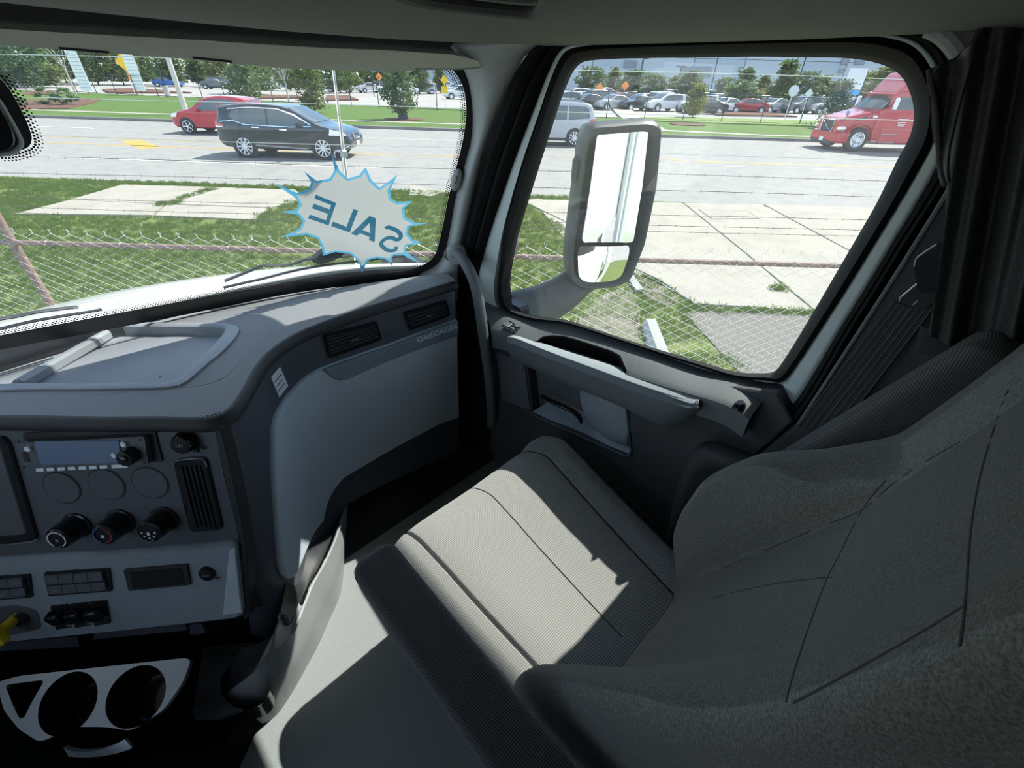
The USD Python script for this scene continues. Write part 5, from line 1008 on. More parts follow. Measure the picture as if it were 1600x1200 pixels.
def vehicle(name, label, cat, outline, W, look, wheels, wr, glass_polys, extras=None, fine=True, group=None, belt=.55, tuck=.2, rim_look=None, spokes=10, screens=(), loc=(0, 0, 0), rotz=0):
    """Nose towards +x, width along y, ground z = 0. outline: (x, z) side profile; glass_polys: side windows; screens: (x, z) pairs of front and rear glass on the profile."""
    t = thing(name, label, cat, (0, 0, 0), group); ol = soften(outline, 2 if fine else 1); n = len(ol); zmax, xm, xM = ol[:, 1].max(), ol[:, 0].min(), ol[:, 0].max()
    def hw(x, z):
        k = np.clip((z / zmax - belt) / (1 - belt), 0, 1); e = np.clip((np.abs(x - (xm + xM) / 2) / ((xM - xm) / 2) - .72) / .28, 0, 1)
        return W / 2 * (1 - tuck * k ** 1.3) * (1 - .2 * e ** 2.2) * (1 - .05 * np.clip(1 - z / (zmax * .35), 0, 1))
    area = np.sum(ol[:, 0] * np.roll(ol[:, 1], -1) - np.roll(ol[:, 0], -1) * ol[:, 1]); o = ol if area > 0 else ol[::-1]
    b = B(); rows = []
    for k, ins in ((-1, .07), (-.965, .025), (-.9, .004), (-.5, 0), (0, -.006), (.5, 0), (.9, .004), (.965, .025), (1, .07)):
        q = inset(o, ins); rows.append(np.stack([q[:, 0], hw(q[:, 0], q[:, 1]) * k, q[:, 1]], 1))
    b.add(loft(rows, wrap=True, flip=False))
    cap = Polygon(inset(o, .07)).buffer(0)
    v2, f2 = trimesh.creation.triangulate_polygon(cap, engine='earcut')
    if fine: v3, f3 = trimesh.remesh.subdivide_to_size(np.column_stack([v2, np.zeros(len(v2))]), f2, .22, max_iter=7); v2, f2 = v3[:, :2], f3
    for s_ in (-1, 1): b.add((np.stack([v2[:, 0], s_ * hw(v2[:, 0], v2[:, 1]), v2[:, 1]], 1), f2[:, ::s_]))
    part(t, 'body', b, look, smooth=40)
    def side(poly, d0, d1, s_):
        pg = Polygon(poly).segmentize(.15) if fine else Polygon(poly); r = np.array(pg.exterior.coords)[:-1]
        vv, ff = trimesh.creation.triangulate_polygon(Polygon(r), engine='earcut')
        if fine: v3, f3 = trimesh.remesh.subdivide_to_size(np.column_stack([vv, np.zeros(len(vv))]), ff, .2, max_iter=6); vv, ff = v3[:, :2], f3
        c = B()
        c.add((np.stack([vv[:, 0], s_ * (hw(vv[:, 0], vv[:, 1]) + d1), vv[:, 1]], 1), ff[:, ::s_]))
        k = len(r); c.add((np.vstack([np.stack([r[:, 0], s_ * (hw(r[:, 0], r[:, 1]) + d), r[:, 1]], 1) for d in (d0, d1)]), grid_faces(2, k, True)[:, ::s_])); return c
    for s_ in (-1, 1):
        for gpz in glass_polys: part(t, 'side_window', side(np.asarray(gpz, float), -.01, .008, s_), M['car_glass'], smooth=60)
        for xw in wheels: part(t, 'wheel_arch', side(circle(xw, wr * 1.02, wr * 1.17, 20), -.02, .004, s_), PLASTIC)
    for (xa_, za_), (xb_, zb_), nm in screens:
        P0, P1 = A_([xa_, za_]), A_([xb_, zb_]); d_ = unit(P1 - P0); nn_ = A_([d_[1], -d_[0]]); nn_ = nn_ if nn_[1] > 0 else -nn_; rws = []
        for f_ in np.linspace(0, 1, 5):
            q = P0 * (1 - f_) + P1 * f_ + nn_ * .012; h_ = float(hw(q[0], q[1])) * .86; rws.append([(q[0] - .05 * abs(k) ** 2 * np.sign(q[0] - (xm + xM) / 2) * .6, h_ * k, q[1]) for k in np.linspace(-1, 1, 7)])
        part(t, nm, loft(rws, thick=.01), M['car_glass'], smooth=True)
    for xw in wheels:
        for s_ in (-1, 1):
            y0 = s_ * (hw(A_([xw]), A_([wr]))[0] - .215 + .03); ax = A_([0, s_, 0.]); c = A_([xw, y0, wr])
            w = part(t, 'wheel', lathe([(wr * .6, .0), (wr * .93, .0), (wr, .03), (wr, .17), (wr * .95, .20), (wr * .74, .205), (wr * .70, .19), (wr * .1, .17), (0, .17)], c, ax, 28 if fine else 16), TYRE)
            rb_ = B().add(lathe([(wr * .70, .185), (wr * .74, .212), (wr * .69, .214), (wr * .655, .19)], c, ax, 28 if fine else 14))
            if fine:
                for k in range(spokes):
                    a = 2 * math.pi * k / spokes; d_ = A_([math.cos(a), 0, math.sin(a)]); rb_.box(c + ax * .198 + d_ * wr * .38, (wr * .62, wr * .13, .02), .005, np.stack([d_, np.cross(ax, d_), ax], 1))
                rb_.add(lathe([(wr * .17, .19), (wr * .16, .212), (0, .214)], c, ax, 14))
            else: rb_.add(lathe([(wr * .62, .188), (wr * .3, .2), (0, .2)], c, ax, 10))
            part(w, 'rim', rb_, rim_look or ALLOY)
    if extras: extras(t, hw, side)
    move(t, loc, rotz); return t
YAW = -math.degrees(AZ)          # +x of a vehicle along the street, to the right of the picture
# ---- black crossover
def ex_suv(t, hw, side):
    for s_ in (-1, 1):
        part(t, 'headlight', side([(1.72, .80), (2.28, .78), (2.2, .90), (1.78, .99)], -.01, .02, s_), LAMP)
        part(t, 'taillight', side([(-2.34, .98), (-2.0, .99), (-1.95, 1.04), (-2.33, 1.12)], -.01, .02, s_), TAIL)
        part(t, 'tail_lens', side([(-2.33, .96), (-2.0, .985), (-2.0, 1.0), (-2.33, 1.0)], -.01, .024, s_), LAMP)
        for x in (.12, -.86): part(t, 'door_handle', side([(x - .13, .93 + (.05 if x < 0 else 0)), (x + .13, .92 + (.05 if x < 0 else 0)), (x + .13, .955 + (.05 if x < 0 else 0)), (x - .13, .965 + (.05 if x < 0 else 0))], -.01, .03, s_), M['chrome'])
        part(t, 'sill_strip', side([(-1.0, .42), (.75, .33), (.95, .36), (-.2, .42), (-1.0, .45)], -.01, .02, s_), M['satin'])
        part(t, 'roof_trim', side([(-1.75, 1.54), (-1.0, 1.60), (0, 1.58), (.6, 1.42), (1.13, 1.12), (1.13, 1.085), (.55, 1.37), (0, 1.55), (-1.0, 1.573), (-1.75, 1.515)], -.01, .016, s_), M['chrome'])
        part(t, 'belt_trim', side([(-2.1, 1.15), (-1.62, 1.20), (-1.2, 1.08), (.4, 1.04), (1.13, 1.08), (1.13, 1.06), (.4, 1.015), (-1.22, 1.055), (-1.62, 1.175), (-2.1, 1.125)], -.01, .016, s_), M['chrome'])
        y = s_ * (hw(A_([.75]), A_([1.08]))[0] + .1); part(t, 'side_mirror', B().box((.72, y, 1.1), (.16, .2, .14), .04), PAINT['black'])
        part(t, 'bumper_trim', side([(1.95, .32), (2.35, .48), (2.38, .46), (1.98, .29)], -.01, .025, s_), M['chrome'])
    part(t, 'grille', B().box((2.35, 0, .72), (.05, .7, .2), .03), PLASTIC); part(t, 'grille_trim', B().tube([(2.4, -.42, .86), (2.42, -.3, .66), (2.42, .3, .66), (2.4, .42, .86)], .022, 8), M['chrome'])
    part(t, 'number_plate', B().box((2.42, 0, .5), (.015, .31, .15), .004), M['paper'])
suv_o = [(-2.40, .42), (-2.42, .75), (-2.34, 1.08), (-2.15, 1.45), (-2.22, 1.60), (-1.6, 1.66), (-.6, 1.705), (.25, 1.64), (.75, 1.42), (1.3, 1.10), (1.9, 1.0), (2.3, .86), (2.44, .62), (2.36, .33), (1.9, .27), (-1.9, .29)]
su, sv = -8.50, 18.88
vehicle('suv', 'black crossover suv with chrome trim driving right on the street', 'suv', suv_o, 1.92, PAINT['black'], (-1.42, 1.42), .375,
        [[(-1.60, 1.205), (-1.72, 1.31), (-1.6, 1.50), (-.95, 1.555), (-.42, 1.56), (-.42, 1.05), (-1.2, 1.085)], [(-.36, 1.05), (-.36, 1.56), (0, 1.54), (.52, 1.36), (.98, 1.085), (.4, 1.03)]], ex_suv, spokes=10, screens=(((.36, 1.59), (1.22, 1.155), 'windshield'), ((-2.2, 1.52), (-2.36, 1.12), 'rear_window')), loc=out(su, sv, .004), rotz=YAW)
# ---- red hatchback
def ex_red(t, hw, side):
    for s_ in (-1, 1):
        part(t, 'headlight', side([(1.75, .72), (2.08, .70), (2.0, .84), (1.62, .90)], -.01, .02, s_), LAMP); part(t, 'taillight', side([(-2.05, .85), (-1.85, .88), (-1.85, 1.02), (-2.0, 1.02)], -.01, .02, s_), TAIL)
        y = s_ * (hw(A_([.62]), A_([1.02]))[0] + .09); part(t, 'side_mirror', B().box((.6, y, 1.03), (.14, .18, .12), .035), PAINT['red']); part(t, 'door_handle', side([(-.2, .9), (.0, .9), (.0, .93), (-.2, .93)], -.01, .025, s_), PAINT['red'])
red_o = [(-2.1, .4), (-2.12, .8), (-1.98, 1.15), (-1.7, 1.5), (-1.2, 1.6), (-.4, 1.63), (.35, 1.52), (.95, 1.08), (1.55, .98), (2.0, .84), (2.15, .6), (2.08, .3), (1.7, .24), (-1.7, .26)]
red = vehicle('hatchback', 'red hatchback driving left, half hidden behind the black suv', 'car', red_o, 1.77, PAINT['red'], (-1.3, 1.33), .33, [[(-1.35, 1.08), (-1.45, 1.2), (-1.1, 1.46), (-.5, 1.5), (-.5, 1.02)], [(-.44, 1.02), (-.44, 1.5), (.2, 1.42), (.75, 1.04), (.5, 1.0)]], ex_red, spokes=5, screens=(((.42, 1.47), (.98, 1.08), 'windshield'), ((-1.72, 1.46), (-1.98, 1.12), 'rear_window')), loc=out(-14.85, 25.55, .004), rotz=YAW + 180)
# ---- silver minivan
def ex_van(t, hw, side):
    for s_ in (-1, 1):
        part(t, 'taillight', side([(-2.5, .98), (-2.2, 1.0), (-2.2, 1.12), (-2.48, 1.16)], -.01, .02, s_), TAIL); part(t, 'headlight', side([(2.0, .78), (2.4, .74), (2.3, .9), (1.9, .96)], -.01, .02, s_), LAMP)
        part(t, 'roof_rail', B().tube([(-1.9, s_ * .62, 1.80), (-1.5, s_ * .66, 1.83), (.2, s_ * .66, 1.83), (.4, s_ * .62, 1.80)], .022, 8), M['satin']); part(t, 'lower_cladding', side([(-1.15, .24), (1.2, .24), (1.2, .36), (-1.15, .36)], -.01, .015, s_), M['dark'])
van_o = [(-2.52, .4), (-2.55, .85), (-2.46, 1.2), (-2.3, 1.65), (-2.1, 1.77), (-1, 1.81), (.3, 1.79), (.9, 1.62), (1.6, 1.15), (2.2, .98), (2.5, .8), (2.56, .5), (2.45, .26), (-2.3, .28)]
vehicle('minivan', 'silver minivan passing left behind the door mirror', 'minivan', van_o, 1.98, PAINT['silver'], (-1.55, 1.55), .36, [[(-2.2, 1.17), (-2.12, 1.55), (-1.95, 1.62), (-1.2, 1.66), (-1.2, 1.1)], [(-1.12, 1.1), (-1.12, 1.66), (-.1, 1.65), (-.1, 1.08)], [(-.04, 1.08), (-.04, 1.65), (.55, 1.58), (1.2, 1.12), (.9, 1.06)]], ex_van, spokes=10, screens=(((.95, 1.57), (1.6, 1.17), 'windshield'), ((-2.33, 1.6), (-2.47, 1.2), 'rear_window')), loc=out(1.08, 24.85, .004), rotz=YAW + 180)

# ---- red semi tractor
sem = thing('semi_truck', 'red semi truck tractor with tall roof fairing driving left', 'truck'); RED = PAINT['red']
def hullsec(secs, look, nm, smooth=40, label=None):
    """secs: (x, half width, z0, z1, corner) stations of a rounded box body, lofted along x."""
    rows = []
    for x, h, z0, z1, r in secs:
        q = rrect(-h, z0, h, z1, r, 4); rows.append(np.stack([np.full(len(q), x), q[:, 0], q[:, 1]], 1))
    b = B().add(loft(rows, wrap=True))
    for r_, s_ in ((rows[0], 1), (rows[-1], -1)):
        c = r_.mean(0); n = len(r_); b.add((np.vstack([r_, c]), A_([[k, (k + 1) % n, n][::s_] for k in range(n)])))
    return part(sem, nm, b, look, smooth=smooth, label=label)
hullsec([(3.1, .86, .75, 1.28, .16), (2.95, .92, .6, 1.42, .18), (2.3, 1.0, .55, 1.6, .2), (1.55, 1.12, .5, 1.78, .2)], RED, 'hood')
hullsec([(1.56, 1.16, .5, 1.80, .1), (1.2, 1.2, .5, 1.9, .1), (1.1, 1.2, .5, 2.0, .1), (-1.3, 1.22, .5, 2.1, .1)], RED, 'cab')
hullsec([(1.15, .98, 1.75, 2.42, .1), (.95, 1.12, 1.75, 2.5, .12), (.4, 1.18, 1.8, 2.62, .14), (-1.3, 1.2, 1.8, 2.7, .14)], RED, 'cab_roof')
hullsec([(1.0, .9, 2.3, 2.5, .08), (.66, 1.05, 2.3, 2.92, .14), (.35, 1.12, 2.3, 3.27, .16), (-.2, 1.14, 2.3, 3.34, .16), (-1.9, 1.16, 2.2, 3.32, .16)], RED, 'roof_fairing')
hullsec([(3.25, .95, .38, .78, .1), (3.1, 1.15, .34, .82, .12), (2.6, 1.22, .34, .85, .1), (2.55, 1.2, .36, .8, .1)], RED, 'bumper')
part(sem, 'lower_bumper', B().box((3.12, 0, .36), (.3, 1.7, .22), .05), PLASTIC)
part(sem, 'grille', B().box((3.08, 0, 1.02), (.1, 1.02, .56), .06), PLASTIC); gf = [(3.14, -.52, 1.3), (3.16, -.5, .76), (3.16, .5, .76), (3.14, .52, 1.3), (3.14, -.52, 1.3)]
part(sem, 'grille_frame', B().tube(gf, .028, 8), M['chrome']); part(sem, 'grille_bar', B().tube([(3.165, -.48, 1.27), (3.17, .48, .79)], .02, 6), M['chrome']); part(sem, 'grille_emblem', lathe([(0, .02), (.07, .02), (.08, 0)], (3.17, 0, 1.03), (1, 0, 0), 16), M['satin'])
part(sem, 'number_plate', B().box((3.285, .12, .46), (.015, .32, .17), .004), M['paper'])
for s_ in (-1, 1):
    part(sem, 'headlight', B().box((2.98, s_ * .99, .98), (.42, .12, .16), .05), LAMP)
    part(sem, 'fender', B().add(loft([[(2.15 + .62 * math.cos(a), s_ * y, .52 + .66 * math.sin(a)) for a in np.linspace(-.05, math.pi * 1.02, 18)] for y in (.95, 1.17, 1.24, 1.25)], thick=.02 * s_)), RED)
    part(sem, 'step_panel', B().box((.15, s_ * 1.2, .72), (2.1, .1, .62), .04), RED); part(sem, 'step_strip', B().box((.75, s_ * 1.26, .8), (.75, .02, .04), .01).mesh(), M['satin']); part(sem, 'step_strip', B().box((.75, s_ * 1.26, .45), (.75, .02, .04), .01), M['satin'])
    part(sem, 'side_window', B().box((.45, s_ * 1.205, 2.06), (.85, .03, .5), .01), M['car_glass']); part(sem, 'hood_vent', B().box((2.2, s_ * 1.03, 1.42), (.55, .03, .1), .01, R=np.array([[.97, 0, -.22], [0, 1, 0], [.22, 0, .97]]).T), PLASTIC)
    part(sem, 'side_mirror', B().box((1.15, s_ * 1.42, 2.05), (.14, .2, .48), .04), M['paper' if s_ > 0 else 'paper']); part(sem, 'hood_mirror', B().box((2.95, s_ * .98, 1.62), (.1, .14, .2), .03).tube([(2.85, s_ * .92, 1.3), (2.95, s_ * .98, 1.6)], .02, 6), M['satin'])
    part(sem, 'fuel_tank', B().add(lathe([(0, 0), (.33, .01), (.34, .04), (.34, 1.3), (.33, 1.34), (0, 1.35)], (-1.1, s_ * .92, .62), (-1, 0, 0), 20)), M['chrome']); part(sem, 'tank_strap', lathe([(.35, 0), (.355, .02), (.35, .06)], (-1.5, s_ * .92, .62), (-1, 0, 0), 20), M['dark'])
    part(sem, 'door_mark', B().box((.35, s_ * 1.226, 1.42), (.5, .006, .05), .002).mesh(), M['paper']); part(sem, 'hood_mark', B().box((1.62, s_ * 1.145, 1.5), (.36, .006, .1), .002, R=np.array([[.99, s_ * -.06, 0], [s_ * .06, .99, 0], [0, 0, 1]])), M['paper'])
    for k in range(3): part(sem, 'door_mark', B().box((.35, s_ * 1.226, 1.3 - .07 * k), (.42 - .06 * k, .006, .022), .002), M['paper'])
    part(sem, 'side_mark', B().box((-.55, s_ * 1.226, 1.45), (.07, .006, .2), .002), M['paper']); part(sem, 'side_mark', lathe([(.07, 0), (.07, .006), (0, .006)], (-.55, s_ * 1.22, 1.15), (0, s_, 0), 14), M['paper'])
    for xw, rl in ((2.15, 0), (-2.6, 1), (-3.7, 1)):
        c = A_([xw, s_ * .92, .52]); w = part(sem, 'wheel', lathe([(.3, 0), (.48, 0), (.52, .04), (.52, .26), (.49, .3), (.34, .3), (.30, .24), (0, .2)], c, (0, s_, 0), 28), TYRE)
        rb_ = B().add(lathe([(.31, .25), (.335, .305), (.30, .31), (.27, .25), (.2, .24), (.13, .3), (.1, .34), (0, .34)], c, (0, s_, 0), 24))
        part(w, 'rim', rb_, ALLOY)
        for k in range(0, 10, 2): a = k * math.pi / 5; part(w, 'hand_hole', lathe([(.035, 0), (.03, .012), (0, .012)], c + A_([.235 * math.cos(a), s_ * .24, .235 * math.sin(a)]), (0, s_, 0), 10), PLASTIC)
part(sem, 'windshield', loft([[(1.57, y, 1.80) if abs(y) < .7 else (1.47, y, 1.82) for y in np.linspace(-1.05, 1.05, 9)], [(1.13 if abs(y) < .7 else 1.03, y * .93, 2.36) for y in np.linspace(-1.05, 1.05, 9)]], thick=-.02), M['car_glass'])
part(sem, 'sun_shield', B().box((1.2, 0, 2.42), (.34, 2.0, .06), .02), RED); part(sem, 'frame_rail', B().box((-2.5, 0, .75), (4.2, .9, .22), .03), PLASTIC); part(sem, 'rear_deck', B().box((-2.6, 0, 1.05), (.9, 1.5, .1), .02), PLASTIC)
part(sem, 'side_extender', B().box((-1.75, -1.16, 1.9), (.5, .05, 1.9), .02), RED); part(sem, 'side_extender', B().box((-1.75, 1.16, 1.9), (.5, .05, 1.9), .02), RED)
move(sem, out(18.75, 26.15, .004), YAW + 180)

# ================================================================ PARKED CARS: rows in the far lot
sed_o = [(-2.3, .42), (-2.32, .8), (-2.1, .98), (-1.55, 1.05), (-.95, 1.36), (-.3, 1.45), (.25, 1.42), (.95, 1.02), (1.7, .93), (2.2, .78), (2.32, .5), (2.2, .26), (-2.1, .26)]
pk_kinds = {'sedan': (sed_o, 1.8, (-1.38, 1.42), .33, [[(-1.2, 1.03), (-.85, 1.3), (-.35, 1.37), (-.35, 1.0)], [(-.3, 1.0), (-.3, 1.37), (.2, 1.35), (.78, 1.02)]], (((.3, 1.38), (.98, 1.03), 'windshield'), ((-.98, 1.33), (-1.55, 1.06), 'rear_window'))),
            'suv': (suv_o, 1.9, (-1.4, 1.4), .36, [[(-1.75, 1.12), (-1.7, 1.5), (-.42, 1.56), (-.42, 1.05)], [(-.36, 1.05), (-.36, 1.56), (.3, 1.46), (.95, 1.08)]], (((.36, 1.6), (1.22, 1.16), 'windshield'), ((-2.2, 1.52), (-2.36, 1.12), 'rear_window')))}
plan = [('sedan', 'white'), ('suv', 'white'), ('sedan', 'silver'), ('suv', 'silver'), ('sedan', 'black'), ('suv', 'black'), ('sedan', 'grey'), ('suv', 'grey'), ('sedan', 'blue'), ('sedan', 'maroon'), ('suv', 'dark blue')]
PK = {}
ORD = ['first', 'second', 'third', 'fourth', 'fifth', 'sixth', 'seventh', 'eighth', 'ninth', 'tenth', 'eleventh', 'twelfth', 'thirteenth', 'fourteenth', 'fifteenth', 'sixteenth', 'seventeenth', 'eighteenth', 'nineteenth', 'twentieth', 'twenty-first', 'twenty-second', 'twenty-third']
def parked(kind, col, u, v, rot, where):
    lab = f'{col} {kind} parked {where}'; grp = 'cars in the lots across the street'
    if (kind, col) not in PK:
        o_, W2, wh, wr_, gl_, sc2 = pk_kinds[kind]; PK[(kind, col)] = vehicle('parked_car', lab, 'car', o_, W2, PAINT[col], wh, wr_, gl_, None, False, grp, screens=sc2); move(PK[(kind, col)], out(u, v, -.02), YAW + rot); return
    copy_of(PK[(kind, col)], out(u, v, -.02), YAW + rot, lab, grp)
rng = random.Random(4); RN = ['nearest', 'second', 'third', 'fourth', 'fifth', 'farthest']
for row, (v0, us, rot) in enumerate(((57.5, (4.5, 7.3, 10.1, 12.9, 15.7, 19.4, 22.3), 205), (61.5, (27.0, 29.8, 32.6, 35.4, 38.2), 200), (69, np.arange(8, 46, 2.75), 28), (78, np.arange(8, 54, 2.75), 205), (91, np.arange(12, 62, 2.8), 28), (106, np.arange(14, 76, 2.9), 205))):
    for k, u in enumerate(us):
        kind, col = rng.choice(plan[:8] if rng.random() < .86 else plan[8:])
        if col == 'black' and rng.random() < .6: col = rng.choice(('silver', 'white'))
        parked(kind, col, u + rng.uniform(-.15, .15), v0 + rng.uniform(-.4, .4), rot + rng.uniform(-3, 3), f'{ORD[k]} from left in the {RN[row]} row beyond the side window')
parked('sedan', 'maroon', 25.0, 58.0, 182, 'side-on in front of the rows beyond the side window'); parked('sedan', 'black', 19.2, 54.6, 176, 'side-on right behind the yellow-leaved tree')
for kd, cl, u, v, r_, wh in (('sedan', 'blue', -60.5, 91, 8, 'right of the pale street pole'), ('sedan', 'white', -60.5, 104, 40, 'behind the blue sedan by the street pole'), ('suv', 'grey', -52.8, 94, 6, 'above the roof of the red hatchback'), ('sedan', 'grey', -50.0, 87, 4, 'just above the red hatchback'), ('suv', 'silver', -57, 108, 190, 'far behind the red hatchback'),
    ('sedan', 'white', -43.5, 96, 188, 'left of the bare street tree'), ('suv', 'grey', -38.6, 95, 12, 'behind the bare street tree'), ('sedan', 'white', -33.2, 92, 188, 'behind the slim young tree'), ('suv', 'silver', -30.0, 88, 8, 'behind the antenna rod')): parked(kd, cl, u, v, r_, wh)
def line_of(n, u0, du, v0, dv, rot, wh):
    for k in range(n): kind, col = rng.choice(plan[:8]); parked(kind, col, u0 + du * k, v0 + dv * k, rot + rng.uniform(-3, 3), f'{ORD[k]} {wh}')
line_of(9, -25.5, 1.3, 90, 6.2, 40, 'from the front in the receding line right of the antenna rod'); line_of(8, -18.5, 1.7, 84, 7, 205, 'from the front in the receding line behind the young pale tree')
line_of(12, -62, 3.6, 116, 0, 20, 'from left in the farthest row beyond the windshield'); line_of(5, -8.5, 2.9, 74, .6, 205, 'from left in the row below the warehouse end')

# ================================================================ TREES
BARK = mat('bark', (.1, .085, .07), .9); BAREB = mat('bare_bark', (.38, .36, .33), .9)
LF = {'green': LEAF('leaf_green', (0.106, 0.165, 0.046), (0.224, 0.284, 0.099)), 'pale': LEAF('leaf_pale', (0.132, 0.191, 0.079), (0.251, 0.304, 0.158)), 'yellow': LEAF('leaf_yellow', (0.238, 0.251, 0.033), (0.363, 0.343, 0.066)), 'dark': LEAF('leaf_dark', (0.059, 0.106, 0.046), (0.132, 0.191, 0.086)), 'olive': LEAF('leaf_olive', (0.158, 0.191, 0.053), (0.277, 0.284, 0.106))}
def crown(shape, n, leaf, seed):
    """Leaves on clumped boughs, unit height crown from z = 0 to 1."""
    r = np.random.default_rng(seed); b_v, b_f = [], []; k = 0
    prof = {'round': lambda z: .36 * np.sqrt(np.clip(1 - (2 * z - 1) ** 2, 0, 1)) + .04, 'pear': lambda z: .30 * np.clip(np.sin(np.pi * np.clip(z, 0, 1) ** .72), 0, 1) + .03, 'cone': lambda z: .34 * (1 - z) ** .85 + .015, 'column': lambda z: .17 * np.sqrt(np.clip(1 - (2 * z - 1) ** 4, 0, 1)) + .02, 'wide': lambda z: .60 * np.sqrt(np.clip(1 - (2 * z - 1) ** 2, 0, 1)) + .05}[shape]
    nb = max(14, n // 26); zb = r.uniform(.02, .97, nb); ab = r.uniform(0, 6.28, nb); rb = prof(zb) * r.uniform(.35, .98, nb); cen_ = np.stack([rb * np.cos(ab), rb * np.sin(ab), zb], 1)
    idx = r.integers(0, nb, n); p = cen_[idx] + r.normal(0, 1, (n, 3)) * A_([.055, .055, .05]) * (1.5 if shape == 'wide' else 1); p[:, 2] = np.clip(p[:, 2], 0, 1.03)
    d = unit(r.normal(0, 1, (n, 3)) + unit(p - A_([0, 0, .4])) * .6); e = unit(np.cross(d, r.normal(0, 1, (n, 3)))); s = leaf * r.uniform(.6, 1.25, n)[:, None]; w = np.cross(d, e)
    v = np.stack([p - e * s, p + w * s * .55, p + e * s, p - w * s * .55], 1).reshape(-1, 3); i = np.arange(n)[:, None] * 4
    return v, np.vstack([i + A_([0, 1, 2]), i + A_([0, 2, 3])])
TREES = {}
def tree_at(kind, px, v, ytop, wpx, label, ybot=None, leaf_look='green', shape='round', n=900, leaf=.045, trunk=.22, group='trees beyond the street', bark=None, zb=None):
    """A tree standing at picture column px and distance v; its top and width as measured."""
    P = out(0, v); lo, hi = -400., 400.
    for _ in range(50):
        m = (lo + hi) / 2
        if pix(out(m, v, 1.0))[0] < px: lo = m
        else: hi = m
    u = m; top = at(px, ytop, (P, AWAY))[2] if ytop is not None else 8; H = max(1.5, top); c = out(u, v, 0); dep = (c - CAM) @ FWD; Wm = wpx * dep / FPX
    key = (kind,)
    zc = H * trunk
    if key not in TREES:
        t = thing('tree', label, 'tree', group=group)
        part(t, 'crown', (lambda q: (q[0] * A_([1, 1, 1 - trunk]) + A_([0, 0, trunk]), q[1]))(crown(shape, n, leaf, abs(hash(kind)) % 1000 if False else sum(map(ord, kind)))), LF[leaf_look], smooth=False, kind='stuff')
        part(t, 'trunk', B().tube([(0, 0, 0), (.004, .003, trunk), (0, 0, .75)], [.022, .016, .004], 7), bark or BARK)
        TREES[key] = (t, {'round': .80, 'pear': .66, 'cone': .72, 'column': .40, 'wide': 1.3}[shape]); move(t, c, 37 * len(TREES), (Wm / TREES[key][1], Wm / TREES[key][1], H)); return t
    src, w0 = TREES[key]; return copy_of(src, c, px * 1.7 % 360, label, group, (Wm / w0, Wm / w0, H))
T_ = tree_at
# young trees on the verge
T_('young_full', 627, 35.1, 95, 56, 'young pale leafy tree with dark bag at its foot', leaf_look='pale', shape='round', n=2200, leaf=.04, trunk=.16)
T_('young_slim', 488, 38.5, 93, 38, 'slim young tree behind the chrome antenna rod', leaf_look='olive', shape='column', n=1700, leaf=.036, trunk=.12)
T_('young_full', 385, 41, 95, 54, 'young leafy tree right behind the red hatchback')
T_('yellow', 1086, 45, 131, 32, 'small yellow-leaved tree in front of the parked cars', leaf_look='yellow', shape='pear', n=1900, leaf=.045, trunk=.12)
T_('spruce', 1305, 38, 126, 60, 'dark spruce beside the front of the red semi truck', leaf_look='dark', shape='cone', n=2200, leaf=.026, trunk=.02)
bag = thing('watering_bag', 'dark green watering bag around the foot of the young tree', 'watering bag'); part(bag, 'bag', lathe([(.3, 0), (.34, .12), (.26, .5), (.12, .85), (.1, .9)], out(-7.95, 35.1, .12), UPZ, 16), mat('bag', (.02, .035, .05), .6))
slab('mulch', circle(-7.9, 35.1, 1.35, 16), .1, .16, G['mulch']); slab('mulch', circle(12.3, 37.6, 1.3, 16), .1, .17, G['mulch'])
# behind the side window, left to right
for px, v, yt, w, kd, lk, shp, lb in ((922, 92, 105, 46, 'lot_round', 'pale', 'round', 'pale tree at the front edge of the side window'), (956, 96, 106, 30, 'lot_cone', 'olive', 'pear', 'brownish pointed tree above the cars near the mirror'), (988, 90, 110, 28, 'lot_slim', 'pale', 'column', 'slim pale tree just above the mirror'), (1018, 80, 116, 46, 'lot_round', 'pale', 'round', 'pale round tree standing right above the mirror case'), (1053, 100, 119, 26, 'lot_cone', 'green', 'pear', 'narrow green tree behind the round one above the mirror'), (1074, 74, 112, 48, 'lot_pale2', 'pale', 'pear', 'pale tree standing behind the yellow-leaved tree'), (1128, 88, 121, 28, 'lot_round', 'olive', 'round', 'small tree under the twin-headed lamp post'), (1156, 70, 108, 52, 'lot_conif', 'green', 'cone', 'pointed green tree in the middle of the side window'), (1158, 62, 126, 60, 'lot_bush', 'pale', 'round', 'pale bushy tree below the pointed green one'), (1186, 84, 118, 34, 'lot_cone', 'olive', 'pear', 'olive tree right of the pointed green tree'), (1218, 66, 96, 54, 'lot_conif', 'green', 'cone', 'tallest pointed tree in the side window'), (1252, 80, 112, 46, 'lot_round', 'pale', 'round', 'pale tree left of the round sign back'), (1280, 84, 118, 34, 'lot_cone', 'olive', 'pear', 'olive tree between the sign backs and the spruce'), (1297, 76, 128, 26, 'lot_conif', 'green', 'cone', 'thin pointed tree behind the spruce'), (1378, 62, 101, 74, 'lot_big', 'olive', 'round', 'big tree rising behind the red semi truck'), (1350, 74, 112, 40, 'lot_round', 'pale', 'round', 'pale tree left of the big one behind the semi')):
    T_(kd, px, v, yt, w, lb, leaf_look=lk, shape=shp, n=2000, leaf=.052, trunk=.12)
